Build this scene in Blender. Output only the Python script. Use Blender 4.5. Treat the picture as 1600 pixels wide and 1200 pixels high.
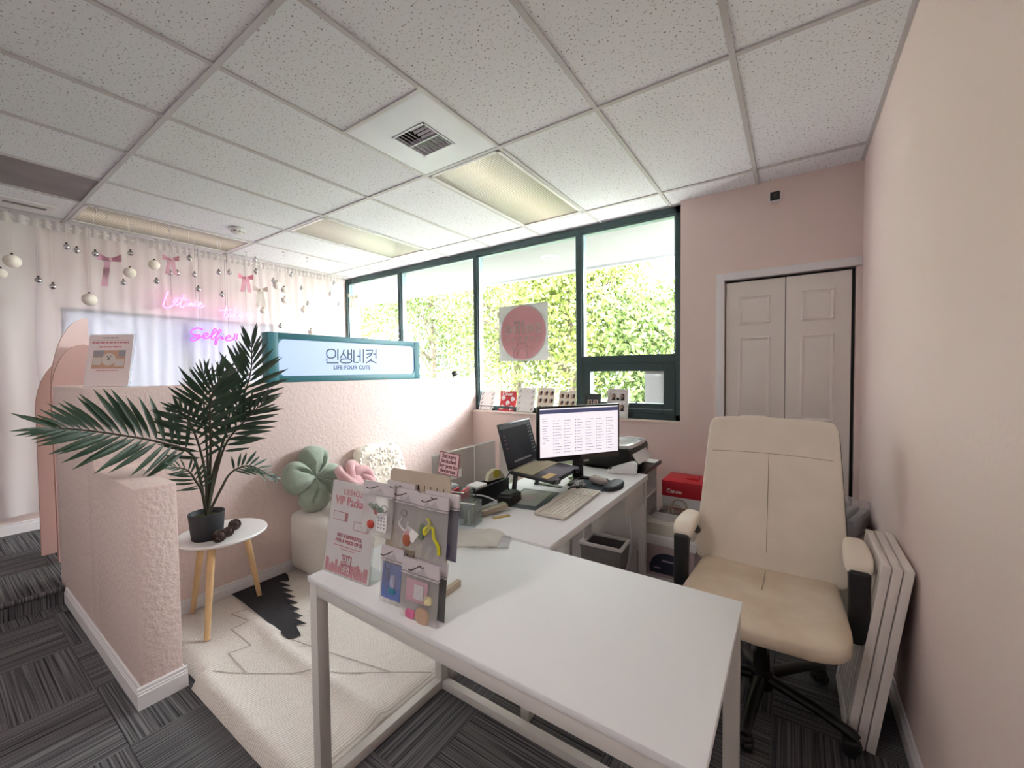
import bpy, bmesh, math, random
from mathutils import Vector, Matrix, Euler
from math import sin, cos, pi, radians as R
random.seed(7)
SC = bpy.context.scene
for o in list(bpy.data.objects): bpy.data.objects.remove(o)
COL = SC.collection

# ------------------------------------------------------------------ camera
F, YAW, PITCH, ROLL, H = 641.7, .6006, .0322, -.0106, 1.40      # 1600x1200 frame
cam = bpy.data.cameras.new('camera'); co = bpy.data.objects.new('camera', cam); COL.objects.link(co)
cam.sensor_fit = 'HORIZONTAL'; cam.sensor_width = 36; cam.lens = F / 1600 * 36
cam.clip_start = .02; cam.clip_end = 300
_r = Vector((cos(YAW), sin(YAW), 0)); _d = Vector((-sin(YAW), cos(YAW), 0)); _z = Vector((0, 0, 1))
_f = _d * cos(PITCH) - _z * sin(PITCH); _u = _z * cos(PITCH) + _d * sin(PITCH)
_r2 = _r * cos(ROLL) + _u * sin(ROLL); _u2 = _u * cos(ROLL) - _r * sin(ROLL)
co.matrix_world = Matrix(((_r2.x, _u2.x, -_f.x, 0), (_r2.y, _u2.y, -_f.y, 0), (_r2.z, _u2.z, -_f.z, H), (0, 0, 0, 1)))
SC.camera = co
# ------------------------------------------------------------------ world, exposure
W = bpy.data.worlds.new('world'); SC.world = W; W.use_nodes = True
bg = W.node_tree.nodes['Background']; bg.inputs[0].default_value = (1, .945, .985, 1); bg.inputs[1].default_value = 17.5
vs = SC.view_settings; vs.view_transform = 'Standard'; vs.look = 'None'; vs.gamma = 1; vs.use_curve_mapping = False; vs.exposure = 1.58
def portal(loc, rot, sx, sy):
    l = bpy.data.lights.new('window_daylight_portal', 'AREA'); l.shape = 'RECTANGLE'; l.size = sx; l.size_y = sy
    l.cycles.is_portal = True
    o = bpy.data.objects.new('window_daylight_portal', l); COL.objects.link(o); o.location = loc; o.rotation_euler = rot
portal((-3.05, 3.66, 1.85), (R(-90), 0, 0), 4.5, 1.75)
portal((-5.36, 1.6, 1.45), (0, R(-90), 0), 1.1, 1.9)

def ray(px, py):
    u = (px - 800) / F; v = (py - 600) / F
    return _f + _r2 * u - _u2 * v
def atX(px, py, x): r = ray(px, py); t = x / r.x; return Vector((x, r.y * t, H + r.z * t))
def atY(px, py, y): r = ray(px, py); t = y / r.y; return Vector((r.x * t, y, H + r.z * t))
def atZ(px, py, z): r = ray(px, py); t = (z - H) / r.z; return Vector((r.x * t, r.y * t, z))

# ------------------------------------------------------------------ materials
def lin(c):
    return tuple(((x / 255) / 12.92 if x / 255 <= .04045 else ((x / 255 + .055) / 1.055) ** 2.4) for x in c) + (1,)
MATS = {}
def mat(name, col=(200, 200, 200), rough=.6, metal=0, bump=None, noise=None, emis=None, spec=.5, sheen=0, coat=0, trans=0, alpha=1, obj=True, col2=None):
    if name in MATS: return MATS[name]
    m = bpy.data.materials.new(name); m.use_nodes = True; MATS[name] = m
    nt = m.node_tree; N = nt.nodes; L = nt.links; b = N['Principled BSDF']
    c = lin(col); b.inputs['Base Color'].default_value = c; b.inputs['Roughness'].default_value = rough
    b.inputs['Metallic'].default_value = metal; b.inputs['Specular IOR Level'].default_value = spec
    b.inputs['Sheen Weight'].default_value = sheen; b.inputs['Coat Weight'].default_value = coat
    b.inputs['Transmission Weight'].default_value = trans; b.inputs['Alpha'].default_value = alpha
    tc = N.new('ShaderNodeTexCoord')
    if noise:
        n = N.new('ShaderNodeTexNoise'); n.inputs['Scale'].default_value = noise[0]; n.inputs['Detail'].default_value = 4
        L.new(tc.outputs['Object'], n.inputs['Vector'])
        r = N.new('ShaderNodeValToRGB'); k = noise[1]
        r.color_ramp.elements[0].position = .3; r.color_ramp.elements[1].position = .7
        r.color_ramp.elements[0].color = lin(col2) if col2 else tuple(x * (1 - k) for x in c[:3]) + (1,)
        r.color_ramp.elements[1].color = c if col2 else tuple(min(1, x * (1 + k)) for x in c[:3]) + (1,)
        L.new(n.outputs['Fac'], r.inputs[0]); L.new(r.outputs[0], b.inputs['Base Color'])
    if bump:
        n = N.new('ShaderNodeTexNoise'); n.inputs['Scale'].default_value = bump[0]; n.inputs['Detail'].default_value = 5
        L.new(tc.outputs['Object'], n.inputs['Vector'])
        bp = N.new('ShaderNodeBump'); bp.inputs['Strength'].default_value = bump[1]; bp.inputs['Distance'].default_value = bump[2] if len(bump) > 2 else .01
        L.new(n.outputs['Fac'], bp.inputs['Height']); L.new(bp.outputs[0], b.inputs['Normal'])
    if emis:
        b.inputs['Emission Color'].default_value = lin(emis[0]); b.inputs['Emission Strength'].default_value = emis[1]
    return m
def glassy(name, tint=(240, 246, 245), gloss=.06, opac=0.0, opcol=(230, 230, 230), rough=.02):
    if name in MATS: return MATS[name]
    m = bpy.data.materials.new(name); m.use_nodes = True; MATS[name] = m
    nt = m.node_tree; N = nt.nodes; L = nt.links
    for n in list(N): N.remove(n)
    out = N.new('ShaderNodeOutputMaterial'); t = N.new('ShaderNodeBsdfTransparent'); t.inputs[0].default_value = lin(tint)
    g = N.new('ShaderNodeBsdfGlossy'); g.inputs['Roughness'].default_value = rough
    fr = N.new('ShaderNodeFresnel'); fr.inputs[0].default_value = 1.25 + gloss
    ge = N.new('ShaderNodeNewGeometry'); iv = N.new('ShaderNodeMath'); iv.operation = 'SUBTRACT'; iv.inputs[0].default_value = 1; L.new(ge.outputs['Backfacing'], iv.inputs[1])
    mu = N.new('ShaderNodeMath'); mu.operation = 'MULTIPLY'; L.new(fr.outputs[0], mu.inputs[0]); L.new(iv.outputs[0], mu.inputs[1])
    mx = N.new('ShaderNodeMixShader'); L.new(mu.outputs[0], mx.inputs[0]); L.new(t.outputs[0], mx.inputs[1]); L.new(g.outputs[0], mx.inputs[2])
    last = mx
    if opac:
        d = N.new('ShaderNodeBsdfDiffuse'); d.inputs[0].default_value = lin(opcol)
        m2 = N.new('ShaderNodeMixShader'); m2.inputs[0].default_value = opac
        L.new(mx.outputs[0], m2.inputs[1]); L.new(d.outputs[0], m2.inputs[2]); last = m2
    L.new(last.outputs[0], out.inputs[0]); return m
def sheer(name, col, transp, transl):
    m = bpy.data.materials.new(name); m.use_nodes = True; MATS[name] = m
    nt = m.node_tree; N = nt.nodes; L = nt.links
    for n in list(N): N.remove(n)
    out = N.new('ShaderNodeOutputMaterial'); t = N.new('ShaderNodeBsdfTransparent')
    d = N.new('ShaderNodeBsdfDiffuse'); d.inputs[0].default_value = lin(col)
    tl = N.new('ShaderNodeBsdfTranslucent'); tl.inputs[0].default_value = lin(col)
    a = N.new('ShaderNodeMixShader'); a.inputs[0].default_value = transl; L.new(d.outputs[0], a.inputs[1]); L.new(tl.outputs[0], a.inputs[2])
    b = N.new('ShaderNodeMixShader'); b.inputs[0].default_value = transp; L.new(a.outputs[0], b.inputs[1]); L.new(t.outputs[0], b.inputs[2])
    L.new(b.outputs[0], out.inputs[0]); return m

PINK = (239, 218, 212)
M_wall = mat('pink_paint', PINK, .75, bump=(60, .25, .004))
M_wallrough = mat('pink_textured_paint', (239, 217, 211), .75, bump=(45, .7, .008))
M_white = mat('white_laminate', (242, 243, 245), .65, spec=.3)
M_whitep = mat('white_paint', (238, 234, 232), .5)
M_trim = mat('white_trim', (238, 234, 236), .45)
M_metalwhite = mat('white_powder_steel', (226, 222, 218), .45)
M_black = mat('black_plastic', (22, 22, 24), .4)
M_blackm = mat('black_satin', (14, 14, 15), .3)
M_dgrey = mat('dark_grey', (60, 62, 64), .5)
M_alu = mat('dark_green_aluminium', (58, 78, 80), .42, .2)
M_alu2 = mat('pale_aluminium_bead', (128, 148, 152), .35, .4)
M_silver = mat('silver', (205, 205, 208), .22, 1)
M_chrome = mat('chrome', (190, 190, 195), .12, 1)
M_gold = mat('bronze_wire', (70, 55, 45), .35, .8)
M_glass = glassy('window_glass')
M_acr = glassy('clear_acrylic', (248, 250, 250), .15, .10)
M_acr2 = glassy('smoky_acrylic', (236, 242, 242), .15, .10, (245, 248, 248))
M_poly = glassy('clear_plastic_bag', (244, 244, 246), .3, .16, (240, 238, 240), .12)
M_poly2 = glassy('milky_plastic_bag', (248, 246, 244), .3, .38, (240, 236, 230), .2)
M_paper = mat('white_paper', (244, 242, 242), .7)
M_cream = mat('cream_leather', (240, 228, 213), .5, noise=(5, .05), bump=(160, .12, .002))
M_creamseat = mat('worn_cream_leather', (238, 222, 202), .5, noise=(5, .14), bump=(120, .15, .002), col2=(214, 192, 166))
M_boucle = mat('white_boucle', (236, 230, 222), .95, bump=(140, 1.0, .012), sheen=.3)
M_green = mat('sage_fleece', (158, 172, 156), .95, bump=(120, .5, .006), sheen=.4, noise=(14, .1))
M_rose = mat('rose_velvet', (214, 168, 170), .85, sheen=.5, bump=(90, .2, .004))
M_ivory = mat('ivory_fabric', (246, 238, 224), .9, bump=(70, .4, .005))
M_wood = mat('pale_beech', (222, 184, 136), .5, noise=(9, .1))
M_kraft = mat('kraft_board', (196, 180, 162), .7, noise=(30, .04))
M_brown = mat('brown_paper', (120, 88, 66), .8, noise=(8, .1))
M_red = mat('red_print', (206, 38, 52), .5)
M_pinkink = mat('pink_ink', (214, 120, 134), .6)
M_pinkdark = mat('rose_ink', (196, 84, 104), .6)
M_palepink = mat('pale_pink', (244, 214, 216), .6)
M_ink = mat('black_ink', (40, 36, 38), .6)
M_greyink = mat('grey_ink', (165, 160, 165), .6)
M_skin = mat('photo_skin', (206, 164, 140), .6)
M_photo = mat('photo_pale', (216, 206, 200), .6)
M_leaf = mat('palm_leaf', (44, 70, 50), .4, noise=(1.5, .3))
M_stem = mat('palm_stem', (52, 50, 34), .6)
M_pot = mat('charcoal_pot', (48, 50, 54), .6)
M_cone = mat('pinecone', (70, 48, 42), .6, noise=(60, .4))
M_soil = mat('moss', (62, 66, 40), .95, bump=(80, 1, .01))

def carpet_mat():
    m = bpy.data.materials.new('striped_carpet'); m.use_nodes = True
    nt = m.node_tree; N = nt.nodes; L = nt.links; b = N['Principled BSDF']; b.inputs['Roughness'].default_value = .95; b.inputs['Specular IOR Level'].default_value = .15
    tc = N.new('ShaderNodeTexCoord'); oi = N.new('ShaderNodeObjectInfo')
    ad = N.new('ShaderNodeVectorMath'); ad.operation = 'MULTIPLY_ADD'
    L.new(oi.outputs['Random'], ad.inputs[0]); ad.inputs[1].default_value = (37, 11, 0); L.new(tc.outputs['Object'], ad.inputs[2])
    mp = N.new('ShaderNodeMapping'); mp.inputs['Scale'].default_value = (1.5, 150, 1); L.new(ad.outputs[0], mp.inputs[0])
    n = N.new('ShaderNodeTexNoise'); n.inputs['Scale'].default_value = 1; n.inputs['Detail'].default_value = 3; L.new(mp.outputs[0], n.inputs['Vector'])
    r = N.new('ShaderNodeValToRGB'); e = r.color_ramp.elements
    e[0].position = .35; e[0].color = lin((50, 50, 54)); e[1].position = .68; e[1].color = lin((128, 126, 128))
    L.new(n.outputs['Fac'], r.inputs[0])
    n2 = N.new('ShaderNodeTexNoise'); n2.inputs['Scale'].default_value = 420; L.new(tc.outputs['Object'], n2.inputs['Vector'])
    mx = N.new('ShaderNodeMix'); mx.data_type = 'RGBA'; mx.blend_type = 'OVERLAY'; mx.inputs[0].default_value = .5
    L.new(r.outputs[0], mx.inputs[6]); L.new(n2.outputs['Fac'], mx.inputs[7])
    L.new(mx.outputs[2], b.inputs['Base Color'])
    bp = N.new('ShaderNodeBump'); bp.inputs['Strength'].default_value = .6; bp.inputs['Distance'].default_value = .004
    L.new(n.outputs['Fac'], bp.inputs['Height']); L.new(bp.outputs[0], b.inputs['Normal'])
    return m
M_carpet = carpet_mat()
def ceil_mat():
    m = bpy.data.materials.new('fissured_ceiling_tile'); m.use_nodes = True
    nt = m.node_tree; N = nt.nodes; L = nt.links; b = N['Principled BSDF']; b.inputs['Roughness'].default_value = .95
    tc = N.new('ShaderNodeTexCoord'); oi = N.new('ShaderNodeObjectInfo')
    ad = N.new('ShaderNodeVectorMath'); ad.operation = 'MULTIPLY_ADD'
    L.new(oi.outputs['Random'], ad.inputs[0]); ad.inputs[1].default_value = (17, 23, 0); L.new(tc.outputs['Object'], ad.inputs[2])
    n = N.new('ShaderNodeTexNoise'); n.inputs['Scale'].default_value = 95; n.inputs['Detail'].default_value = 1.5; L.new(ad.outputs[0], n.inputs['Vector'])
    r = N.new('ShaderNodeValToRGB'); e = r.color_ramp.elements
    e[0].position = .30; e[0].color = lin((150, 144, 142)); e[1].position = .37; e[1].color = lin((244, 245, 250))
    L.new(n.outputs['Fac'], r.inputs[0]); L.new(r.outputs[0], b.inputs['Base Color'])
    bp = N.new('ShaderNodeBump'); bp.inputs['Strength'].default_value = .35; bp.inputs['Distance'].default_value = .003
    L.new(r.outputs[0], bp.inputs['Height']); L.new(bp.outputs[0], b.inputs['Normal'])
    return m
M_ceil = ceil_mat()
M_tee = mat('ceiling_tee', (208, 204, 206), .5)
def rug_mat():
    m = bpy.data.materials.new('woven_cream_rug'); m.use_nodes = True
    nt = m.node_tree; N = nt.nodes; L = nt.links; b = N['Principled BSDF']; b.inputs['Roughness'].default_value = .95
    tc = N.new('ShaderNodeTexCoord')
    w = N.new('ShaderNodeTexWave'); w.inputs['Scale'].default_value = 26; w.inputs['Distortion'].default_value = 1.2; w.inputs['Detail'].default_value = 2; w.inputs['Detail Scale'].default_value = 6; w.bands_direction = 'X'
    L.new(tc.outputs['Object'], w.inputs['Vector'])
    n = N.new('ShaderNodeTexNoise'); n.inputs['Scale'].default_value = 180; L.new(tc.outputs['Object'], n.inputs['Vector'])
    mx = N.new('ShaderNodeMix'); mx.data_type = 'FLOAT'; mx.inputs[0].default_value = .55; L.new(w.outputs['Fac'], mx.inputs[2]); L.new(n.outputs['Fac'], mx.inputs[3])
    r = N.new('ShaderNodeValToRGB'); e = r.color_ramp.elements
    e[0].position = .2; e[0].color = lin((206, 194, 182)); e[1].position = .6; e[1].color = lin((240, 234, 228))
    L.new(mx.outputs[0], r.inputs[0]); L.new(r.outputs[0], b.inputs['Base Color'])
    bp = N.new('ShaderNodeBump'); bp.inputs['Strength'].default_value = .8; bp.inputs['Distance'].default_value = .006
    L.new(mx.outputs[0], bp.inputs['Height']); L.new(bp.outputs[0], b.inputs['Normal'])
    return m
M_rug = rug_mat()

# ------------------------------------------------------------------ mesh builder
class B:
    def __init__(s, *mats): s.bm = bmesh.new(); s.mats = list(mats); s.mi = 0
    def _fin(s, vs, M=None, fs=None):
        if M is not None: bmesh.ops.transform(s.bm, matrix=M, verts=vs)
        for f in (fs if fs is not None else {f for v in vs for f in v.link_faces}): f.material_index = s.mi
        return s
    def box(s, x0, x1, y0, y1, z0, z1, bev=0, seg=2, M=None):
        r = bmesh.ops.create_cube(s.bm, size=1); vs = r['verts']
        bmesh.ops.scale(s.bm, vec=(x1 - x0, y1 - y0, z1 - z0), verts=vs)
        bmesh.ops.translate(s.bm, vec=((x0 + x1) / 2, (y0 + y1) / 2, (z0 + z1) / 2), verts=vs)
        if bev:
            es = list({e for v in vs for e in v.link_edges})
            q = bmesh.ops.bevel(s.bm, geom=es, offset=bev, segments=seg, affect='EDGES', profile=.5)
            vs = list({v for f in q['faces'] for v in f.verts})
            seen = set(vs); st = list(vs)
            while st:
                v = st.pop()
                for e in v.link_edges:
                    o = e.other_vert(v)
                    if o not in seen: seen.add(o); st.append(o)
            vs = list(seen)
        return s._fin(vs, M)
    def cyl(s, p0, p1, r0, r1=None, n=16, cap=True):
        return s.tube([p0, p1], [r0, r0 if r1 is None else r1], n, cap=cap)
    def tube(s, pts, r, n=8, closed=False, cap=True, flat=None):
        pts = [Vector(p) for p in pts]; k = len(pts)
        rs = r if isinstance(r, (list, tuple)) else [r] * k
        rings = []; prev = None
        for i in range(k):
            a = pts[(i - 1) % k] if (closed or i > 0) else pts[0]; b = pts[(i + 1) % k] if (closed or i < k - 1) else pts[-1]
            t = (b - a).normalized() if (b - a).length > 1e-9 else Vector((0, 0, 1))
            if prev is None:
                ref = Vector((0, 0, 1)) if abs(t.z) < .9 else Vector((1, 0, 0))
                x = t.cross(ref).normalized()
            else:
                x = (prev - t * prev.dot(t)); x = x.normalized() if x.length > 1e-6 else t.orthogonal().normalized()
            prev = x; y = t.cross(x)
            rings.append([s.bm.verts.new(pts[i] + (x * cos(2 * pi * j / n) + y * sin(2 * pi * j / n) * (flat or 1)) * rs[i]) for j in range(n)])
        fs = []
        for i in range(k if closed else k - 1):
            A, C = rings[i], rings[(i + 1) % k]
            for j in range(n): fs.append(s.bm.faces.new((A[j], A[(j + 1) % n], C[(j + 1) % n], C[j])))
        if cap and not closed:
            fs.append(s.bm.faces.new(rings[0][::-1])); fs.append(s.bm.faces.new(rings[-1]))
        for f in fs: f.material_index = s.mi
        return s
    def lathe(s, prof, n=24, loc=(0, 0, 0), sx=1, sy=1, M=None):
        rings = []; vs = []
        for r, z in prof:
            if r < 1e-6: ring = [s.bm.verts.new((loc[0], loc[1], loc[2] + z))]
            else: ring = [s.bm.verts.new((loc[0] + r * sx * cos(2 * pi * j / n), loc[1] + r * sy * sin(2 * pi * j / n), loc[2] + z)) for j in range(n)]
            rings.append(ring); vs += ring
        fs = []
        for A, C in zip(rings, rings[1:]):
            for j in range(n):
                a = A[j % len(A)], A[(j + 1) % len(A)]; c = C[j % len(C)], C[(j + 1) % len(C)]
                q = [a[0]]
                for v in (a[1], c[1], c[0]):
                    if v not in q: q.append(v)
                if len(q) > 2: fs.append(s.bm.faces.new(q))
        return s._fin(vs, M, fs)
    def prism(s, poly, h0, h1, M=None):      # poly in xz plane, extruded along y from h0 to h1
        a = [s.bm.verts.new((x, h0, z)) for x, z in poly]; b = [s.bm.verts.new((x, h1, z)) for x, z in poly]; n = len(poly)
        fs = [s.bm.faces.new(a[::-1]), s.bm.faces.new(b)]
        for i in range(n): fs.append(s.bm.faces.new((a[i], a[(i + 1) % n], b[(i + 1) % n], b[i])))
        return s._fin(a + b, M, fs)
    def sell(s, a, b, c, e1=.3, e2=.3, nu=32, nv=20, loc=(0, 0, 0), fn=None, M=None):   # rounded cushion / superellipsoid
        sp = lambda w, e: math.copysign(abs(w) ** e, w)
        prof = []; rings = []; vs = []
        for i in range(nv + 1):
            ph = -pi / 2 + pi * i / nv; ring = []
            for j in range(1 if i in (0, nv) else nu):
                th = 2 * pi * j / nu
                p = Vector((a * sp(cos(ph), e1) * sp(cos(th), e2), b * sp(cos(ph), e1) * sp(sin(th), e2), c * sp(sin(ph), e1)))
                if fn: p = Vector(fn(p))
                ring.append(s.bm.verts.new(p + Vector(loc)))
            rings.append(ring); vs += ring
        fs = []
        for A, C in zip(rings, rings[1:]):
            for j in range(nu):
                q = []
                for v in (A[j % len(A)], A[(j + 1) % len(A)], C[(j + 1) % len(C)], C[j % len(C)]):
                    if v not in q: q.append(v)
                fs.append(s.bm.faces.new(q))
        return s._fin(vs, M, fs)
    def grid(s, f, nu, nv):
        V = [[s.bm.verts.new(f(i / nu, j / nv)) for j in range(nv + 1)] for i in range(nu + 1)]
        for i in range(nu):
            for j in range(nv): s.bm.faces.new((V[i][j], V[i + 1][j], V[i + 1][j + 1], V[i][j + 1])).material_index = s.mi
        return s
    def face(s, pts):
        s.bm.faces.new([s.bm.verts.new(p) for p in pts]).material_index = s.mi; return s
    def q(s, x0, x1, z0, z1, y=-.0012, mi=None):  # flat print facing -y
        if mi is not None: s.mi = mi
        return s.face([(x0, y, z0), (x1, y, z0), (x1, y, z1), (x0, y, z1)])
    def done(s, name, parent=None, smooth=None, label=None, loc=None, rot=None):
        me = bpy.data.meshes.new(name)
        if smooth is not None or True: bmesh.ops.recalc_face_normals(s.bm, faces=s.bm.faces) if smooth != 'keep' else None
        s.bm.to_mesh(me); s.bm.free()
        for m in s.mats: me.materials.append(m)
        me.shade_smooth(); me.set_sharp_from_angle(angle=R(40 if smooth in (None, 'keep') else smooth))
        return link(name, me, parent, label, loc, rot)
def link(name, me, parent=None, label=None, loc=None, rot=None):
    o = bpy.data.objects.new(name, me); COL.objects.link(o)
    if parent: o.parent = parent
    if label: o['label'] = label
    if loc: o.location = loc
    if rot: o.rotation_euler = rot
    return o
def tag(o, label, cat, group=None):
    o['label'] = label; o['category'] = cat
    if group: o['group'] = group
    return o
def thing(name, label, cat, loc=(0, 0, 0), rz=0, group=None, rot=None):
    o = bpy.data.objects.new(name, None); COL.objects.link(o); o.empty_display_size = .05
    o.location = loc; o.rotation_euler = rot if rot else (0, 0, rz)
    return tag(o, label, cat, group)
def struct(o, label=None):
    o['kind'] = 'structure'
    if label: o['label'] = label
    return o
def rect(name, mats, parent, *a, bev=0, label=None, loc=None, rot=None):
    return B(*(mats if isinstance(mats, (list, tuple)) else [mats])).box(*a, bev=bev).done(name, parent, label=label, loc=loc, rot=rot)
def text(body, size, m, parent, loc=(0, 0, 0), rot=(R(90), 0, 0), name='lettering', align='CENTER', ext=.0004, sx=1, bold=0, sp=1, label=None):
    c = bpy.data.curves.new('tmp', 'FONT'); c.body = body; c.size = size; c.align_x = align; c.align_y = 'CENTER'; c.extrude = ext; c.offset = bold; c.space_character = sp; c.resolution_u = 3
    t = bpy.data.objects.new('tmp', c); COL.objects.link(t)
    bpy.context.view_layer.update()
    me = bpy.data.meshes.new_from_object(t.evaluated_get(bpy.context.evaluated_depsgraph_get())); bpy.data.objects.remove(t)
    me.name = name; me.materials.clear(); me.materials.append(m)
    o = link(name, me, parent, label, loc, rot); o.scale = (sx, 1, 1); return o
def smoothpts(P, k=5, closed=False):
    P = [Vector(p) for p in P]; n = len(P); out = []
    for i in range(n if closed else n - 1):
        g = lambda j: P[j % n] if closed else P[max(0, min(n - 1, j))]
        a, b, c, d = g(i - 1), g(i), g(i + 1), g(i + 2)
        for s in range(k):
            t = s / k; out.append(.5 * ((2 * b) + (c - a) * t + (2 * a - 5 * b + 4 * c - d) * t * t + (3 * b - a - 3 * c + d) * t ** 3))
    if not closed: out.append(P[-1])
    return out
ORD = 'first second third fourth fifth sixth seventh eighth ninth tenth eleventh twelfth thirteenth fourteenth fifteenth sixteenth seventeenth eighteenth nineteenth twentieth twenty-first twenty-second twenty-third twenty-fourth twenty-fifth twenty-sixth twenty-seventh twenty-eighth twenty-ninth thirtieth'.split()

# ================================================================== STRUCTURE
CE = 2.718; YW = 3.469; XR = .362; XL = -5.28; YB = -3.2; XH = -2.90; PZ = .10; YS = .50
T = .6096; GX = -.2249; GY = .7766
# floor with carpet tiles
fl = struct(rect('floor', M_carpet, None, -3.78, XR + .2, YB, YW + .2, -.1, -.006), 'dark grey striped carpet floor')
b = B(M_carpet); CT = .5; b.box(-CT / 2, CT / 2, -CT / 2, CT / 2, -.0055, 0, bev=.0015, seg=1); tile_me = b.done('carpet_tile').data
bpy.data.objects.remove(bpy.data.objects['carpet_tile'])
for i in range(9):
    for j in range(-2, 7):
        x = XR + .08 - CT * (i + .5); y = YW - .05 - CT * (j + .5)
        if x - CT / 2 < -3.8: continue
        link('carpet_tile', tile_me, fl, loc=(x, y, 0), rot=(0, 0, pi / 2 * ((i + j) % 2)))
pf = struct(rect('floor_platform', M_carpet, None, XL - .2, -3.70, YB, YS - .01, -.1, PZ - .006), 'raised carpeted step beside the half wall')
pf2 = struct(B(M_carpet).box(XL - .2, -3.03, YS + .03, YW + .2, -.1, PZ - .006).box(XL - .2, -3.872, YS - .0101, YS + .03, -.1, PZ - .006).done('floor_stage'), 'raised carpeted stage floor behind the half wall')
for i in range(4):
    for j in range(0, 3):
        link('carpet_tile', tile_me, pf, loc=(-3.70 - CT * (i + .5) + .0, YS - .012 - CT / 2 - CT * j, PZ), rot=(0, 0, pi / 2 * ((i + j) % 2)))
b = B(M_carpet); b.tube([(-3.705, YB + .1, PZ - .014), (-3.705, YS - .02, PZ - .014)], .016, 10); b.done('step_nosing', pf)
# ceiling
ce = struct(rect('ceiling', M_tee, None, XL - .3, XR + .3, YB, YW + .35, CE + .03, CE + .1), 'suspended ceiling of white speckled tiles')
tile_cache = {}
def ctile(x0, x1, y0, y1, m=M_ceil, name='ceiling_tile', z=0):
    k = (round(x1 - x0, 3), round(y1 - y0, 3), m.name)
    if k not in tile_cache:
        w, d = k[0], k[1]
        o = B(m).box(-w / 2, w / 2, -d / 2, d / 2, 0, .02).done('ceiling_tile'); tile_cache[k] = o.data; bpy.data.objects.remove(o)
    return link(name, tile_cache[k], ce, loc=((x0 + x1) / 2, (y0 + y1) / 2, CE + .004 + z))
xl = [XR] + [GX - k * T for k in range(9)] + [XL]
yl = [-2.88, GY - 2 * 1.2192, GY - 1.2192, GY, GY + 1.2192, GY + 2 * 1.2192, YW + .11]
LIGHTS = [(3, 4, 'nearest the tall window with a warm glow, beside the square vent'), (6, 4, 'above the blue lightbox sign, in the row by the window'), (8, 3, 'beside the sheer curtain, crossed by hanging threads')]
LIGHTS += [(2, 1, 'added unseen behind the viewpoint to brighten the right of the front counter'), (5, 1, 'added unseen behind the viewpoint to brighten the aisle by the step')]  # two unseen fill panels, added behind the camera to brighten the room
lset = {(a, c) for a, c, _ in LIGHTS}
for i in range(len(xl) - 1):
    for j in range(len(yl) - 1):
        x1, x0, y0, y1 = xl[i], xl[i + 1], yl[j], yl[j + 1]
        if (i, j) in lset: continue
        if (i, j) == (3, 3): ctile(x0 + .008, x1 - .008, y0 + .008, y0 + T - .008); continue
        if (i, j) == (7, 2): ctile(x0 + .008, x1 - .008, y0 + .008, y1 - .008, mat('dark_return_panel', (150, 140, 144), .7, noise=(2.5, .25)), 'return_air_panel'); continue
        ctile(x0 + .006, x1 - .006, y0 + .006, y1 - .006)
for y in yl[1:-1]: B(M_tee).box(XL, XR, y - .012, y + .012, CE - .004, CE + .02).done('grid_bar', ce)
for x in xl[1:-1]: B(M_tee).box(x - .012, x + .012, yl[0], YW + .09, CE - .0035, CE + .02).done('grid_bar', ce)
B(M_tee).box(xl[4], xl[3], GY + T - .012, GY + T + .012, CE - .003, CE + .02).done('grid_bar', ce)
B(M_tee).box(XR - .02, XR, yl[0], YW, CE - .002, CE + .02).done('grid_bar', ce)
# walls
WALL_T = .2
b = B(M_wall)
b.box(XL - .1, -.745, YW, YW + .05, -.05, .968); b.box(XL - .1, -.745, YW + .05, YW + WALL_T, -.05, .968)
b.box(-.745, -.43, YW, YW + WALL_T, -.05, CE + .05); b.box(-.43, XR + .1, YW, YW + WALL_T, 2.058, CE + .05); b.box(.331, XR + .1, YW, YW + WALL_T, -.05, 2.058)
b.box(-.43, .331, YW + .14, YW + WALL_T, -.05, 2.058)
wf = struct(b.done('wall_far'), 'pink window wall with a low sill and closet doors')
struct(rect('trim_1', mat('pale_sill', (246, 226, 218), .5), None, XL, -.745, YW - .012, YW + .16, .955, .975, bev=.004), 'pale pink window sill ledge')
struct(rect('wall_right', M_wall, None, XR, XR + .15, YB, YW + WALL_T, -.05, CE + .05), 'pale pink side wall')
struct(rect('wall_near', mat('pale_wall_behind', (244, 240, 240), .8), None, XL - .2, XR + .15, YB - .15, YB, -.05, CE + .05))
b = B(M_wall); WY0, WY1, WZ0, WZ1 = .75, 2.55, .95, 2.0
b.box(XL - .15, XL, YB, WY0, -.05, CE + .05); b.box(XL - .15, XL, WY1, YW + .3, -.05, CE + .05); b.box(XL - .15, XL, WY0, WY1, -.05, WZ0); b.box(XL - .15, XL, WY0, WY1, WZ1, CE + .05)
struct(b.done('wall_left'), 'pink wall behind the sheer curtains')
# window in left wall, behind curtain
b = B(M_whitep); fx = XL - .09
for y in (WY0, (WY0 + WY1) / 2, WY1): b.box(fx - .03, fx + .03, y - .03, y + .03, WZ0, WZ1)
for z in (WZ0, WZ1): b.box(fx - .03, fx + .03, WY0, WY1, z - .03, z + .03)
w5 = struct(b.done('window_5'), 'bright window glimpsed behind the sheer curtain')
rect('pane', M_glass, w5, fx - .003, fx + .003, WY0 + .03, WY1 - .03, WZ0 + .03, WZ1 - .03)
rect('dimming_shade', sheer('dimming_cloth', (134, 134, 140), 0, .62), w5, fx + .04, fx + .042, WY0 - .02, WY1 + .02, WZ0 - .02, WZ1)  # shade added to cut the daylight coming through this window
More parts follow.
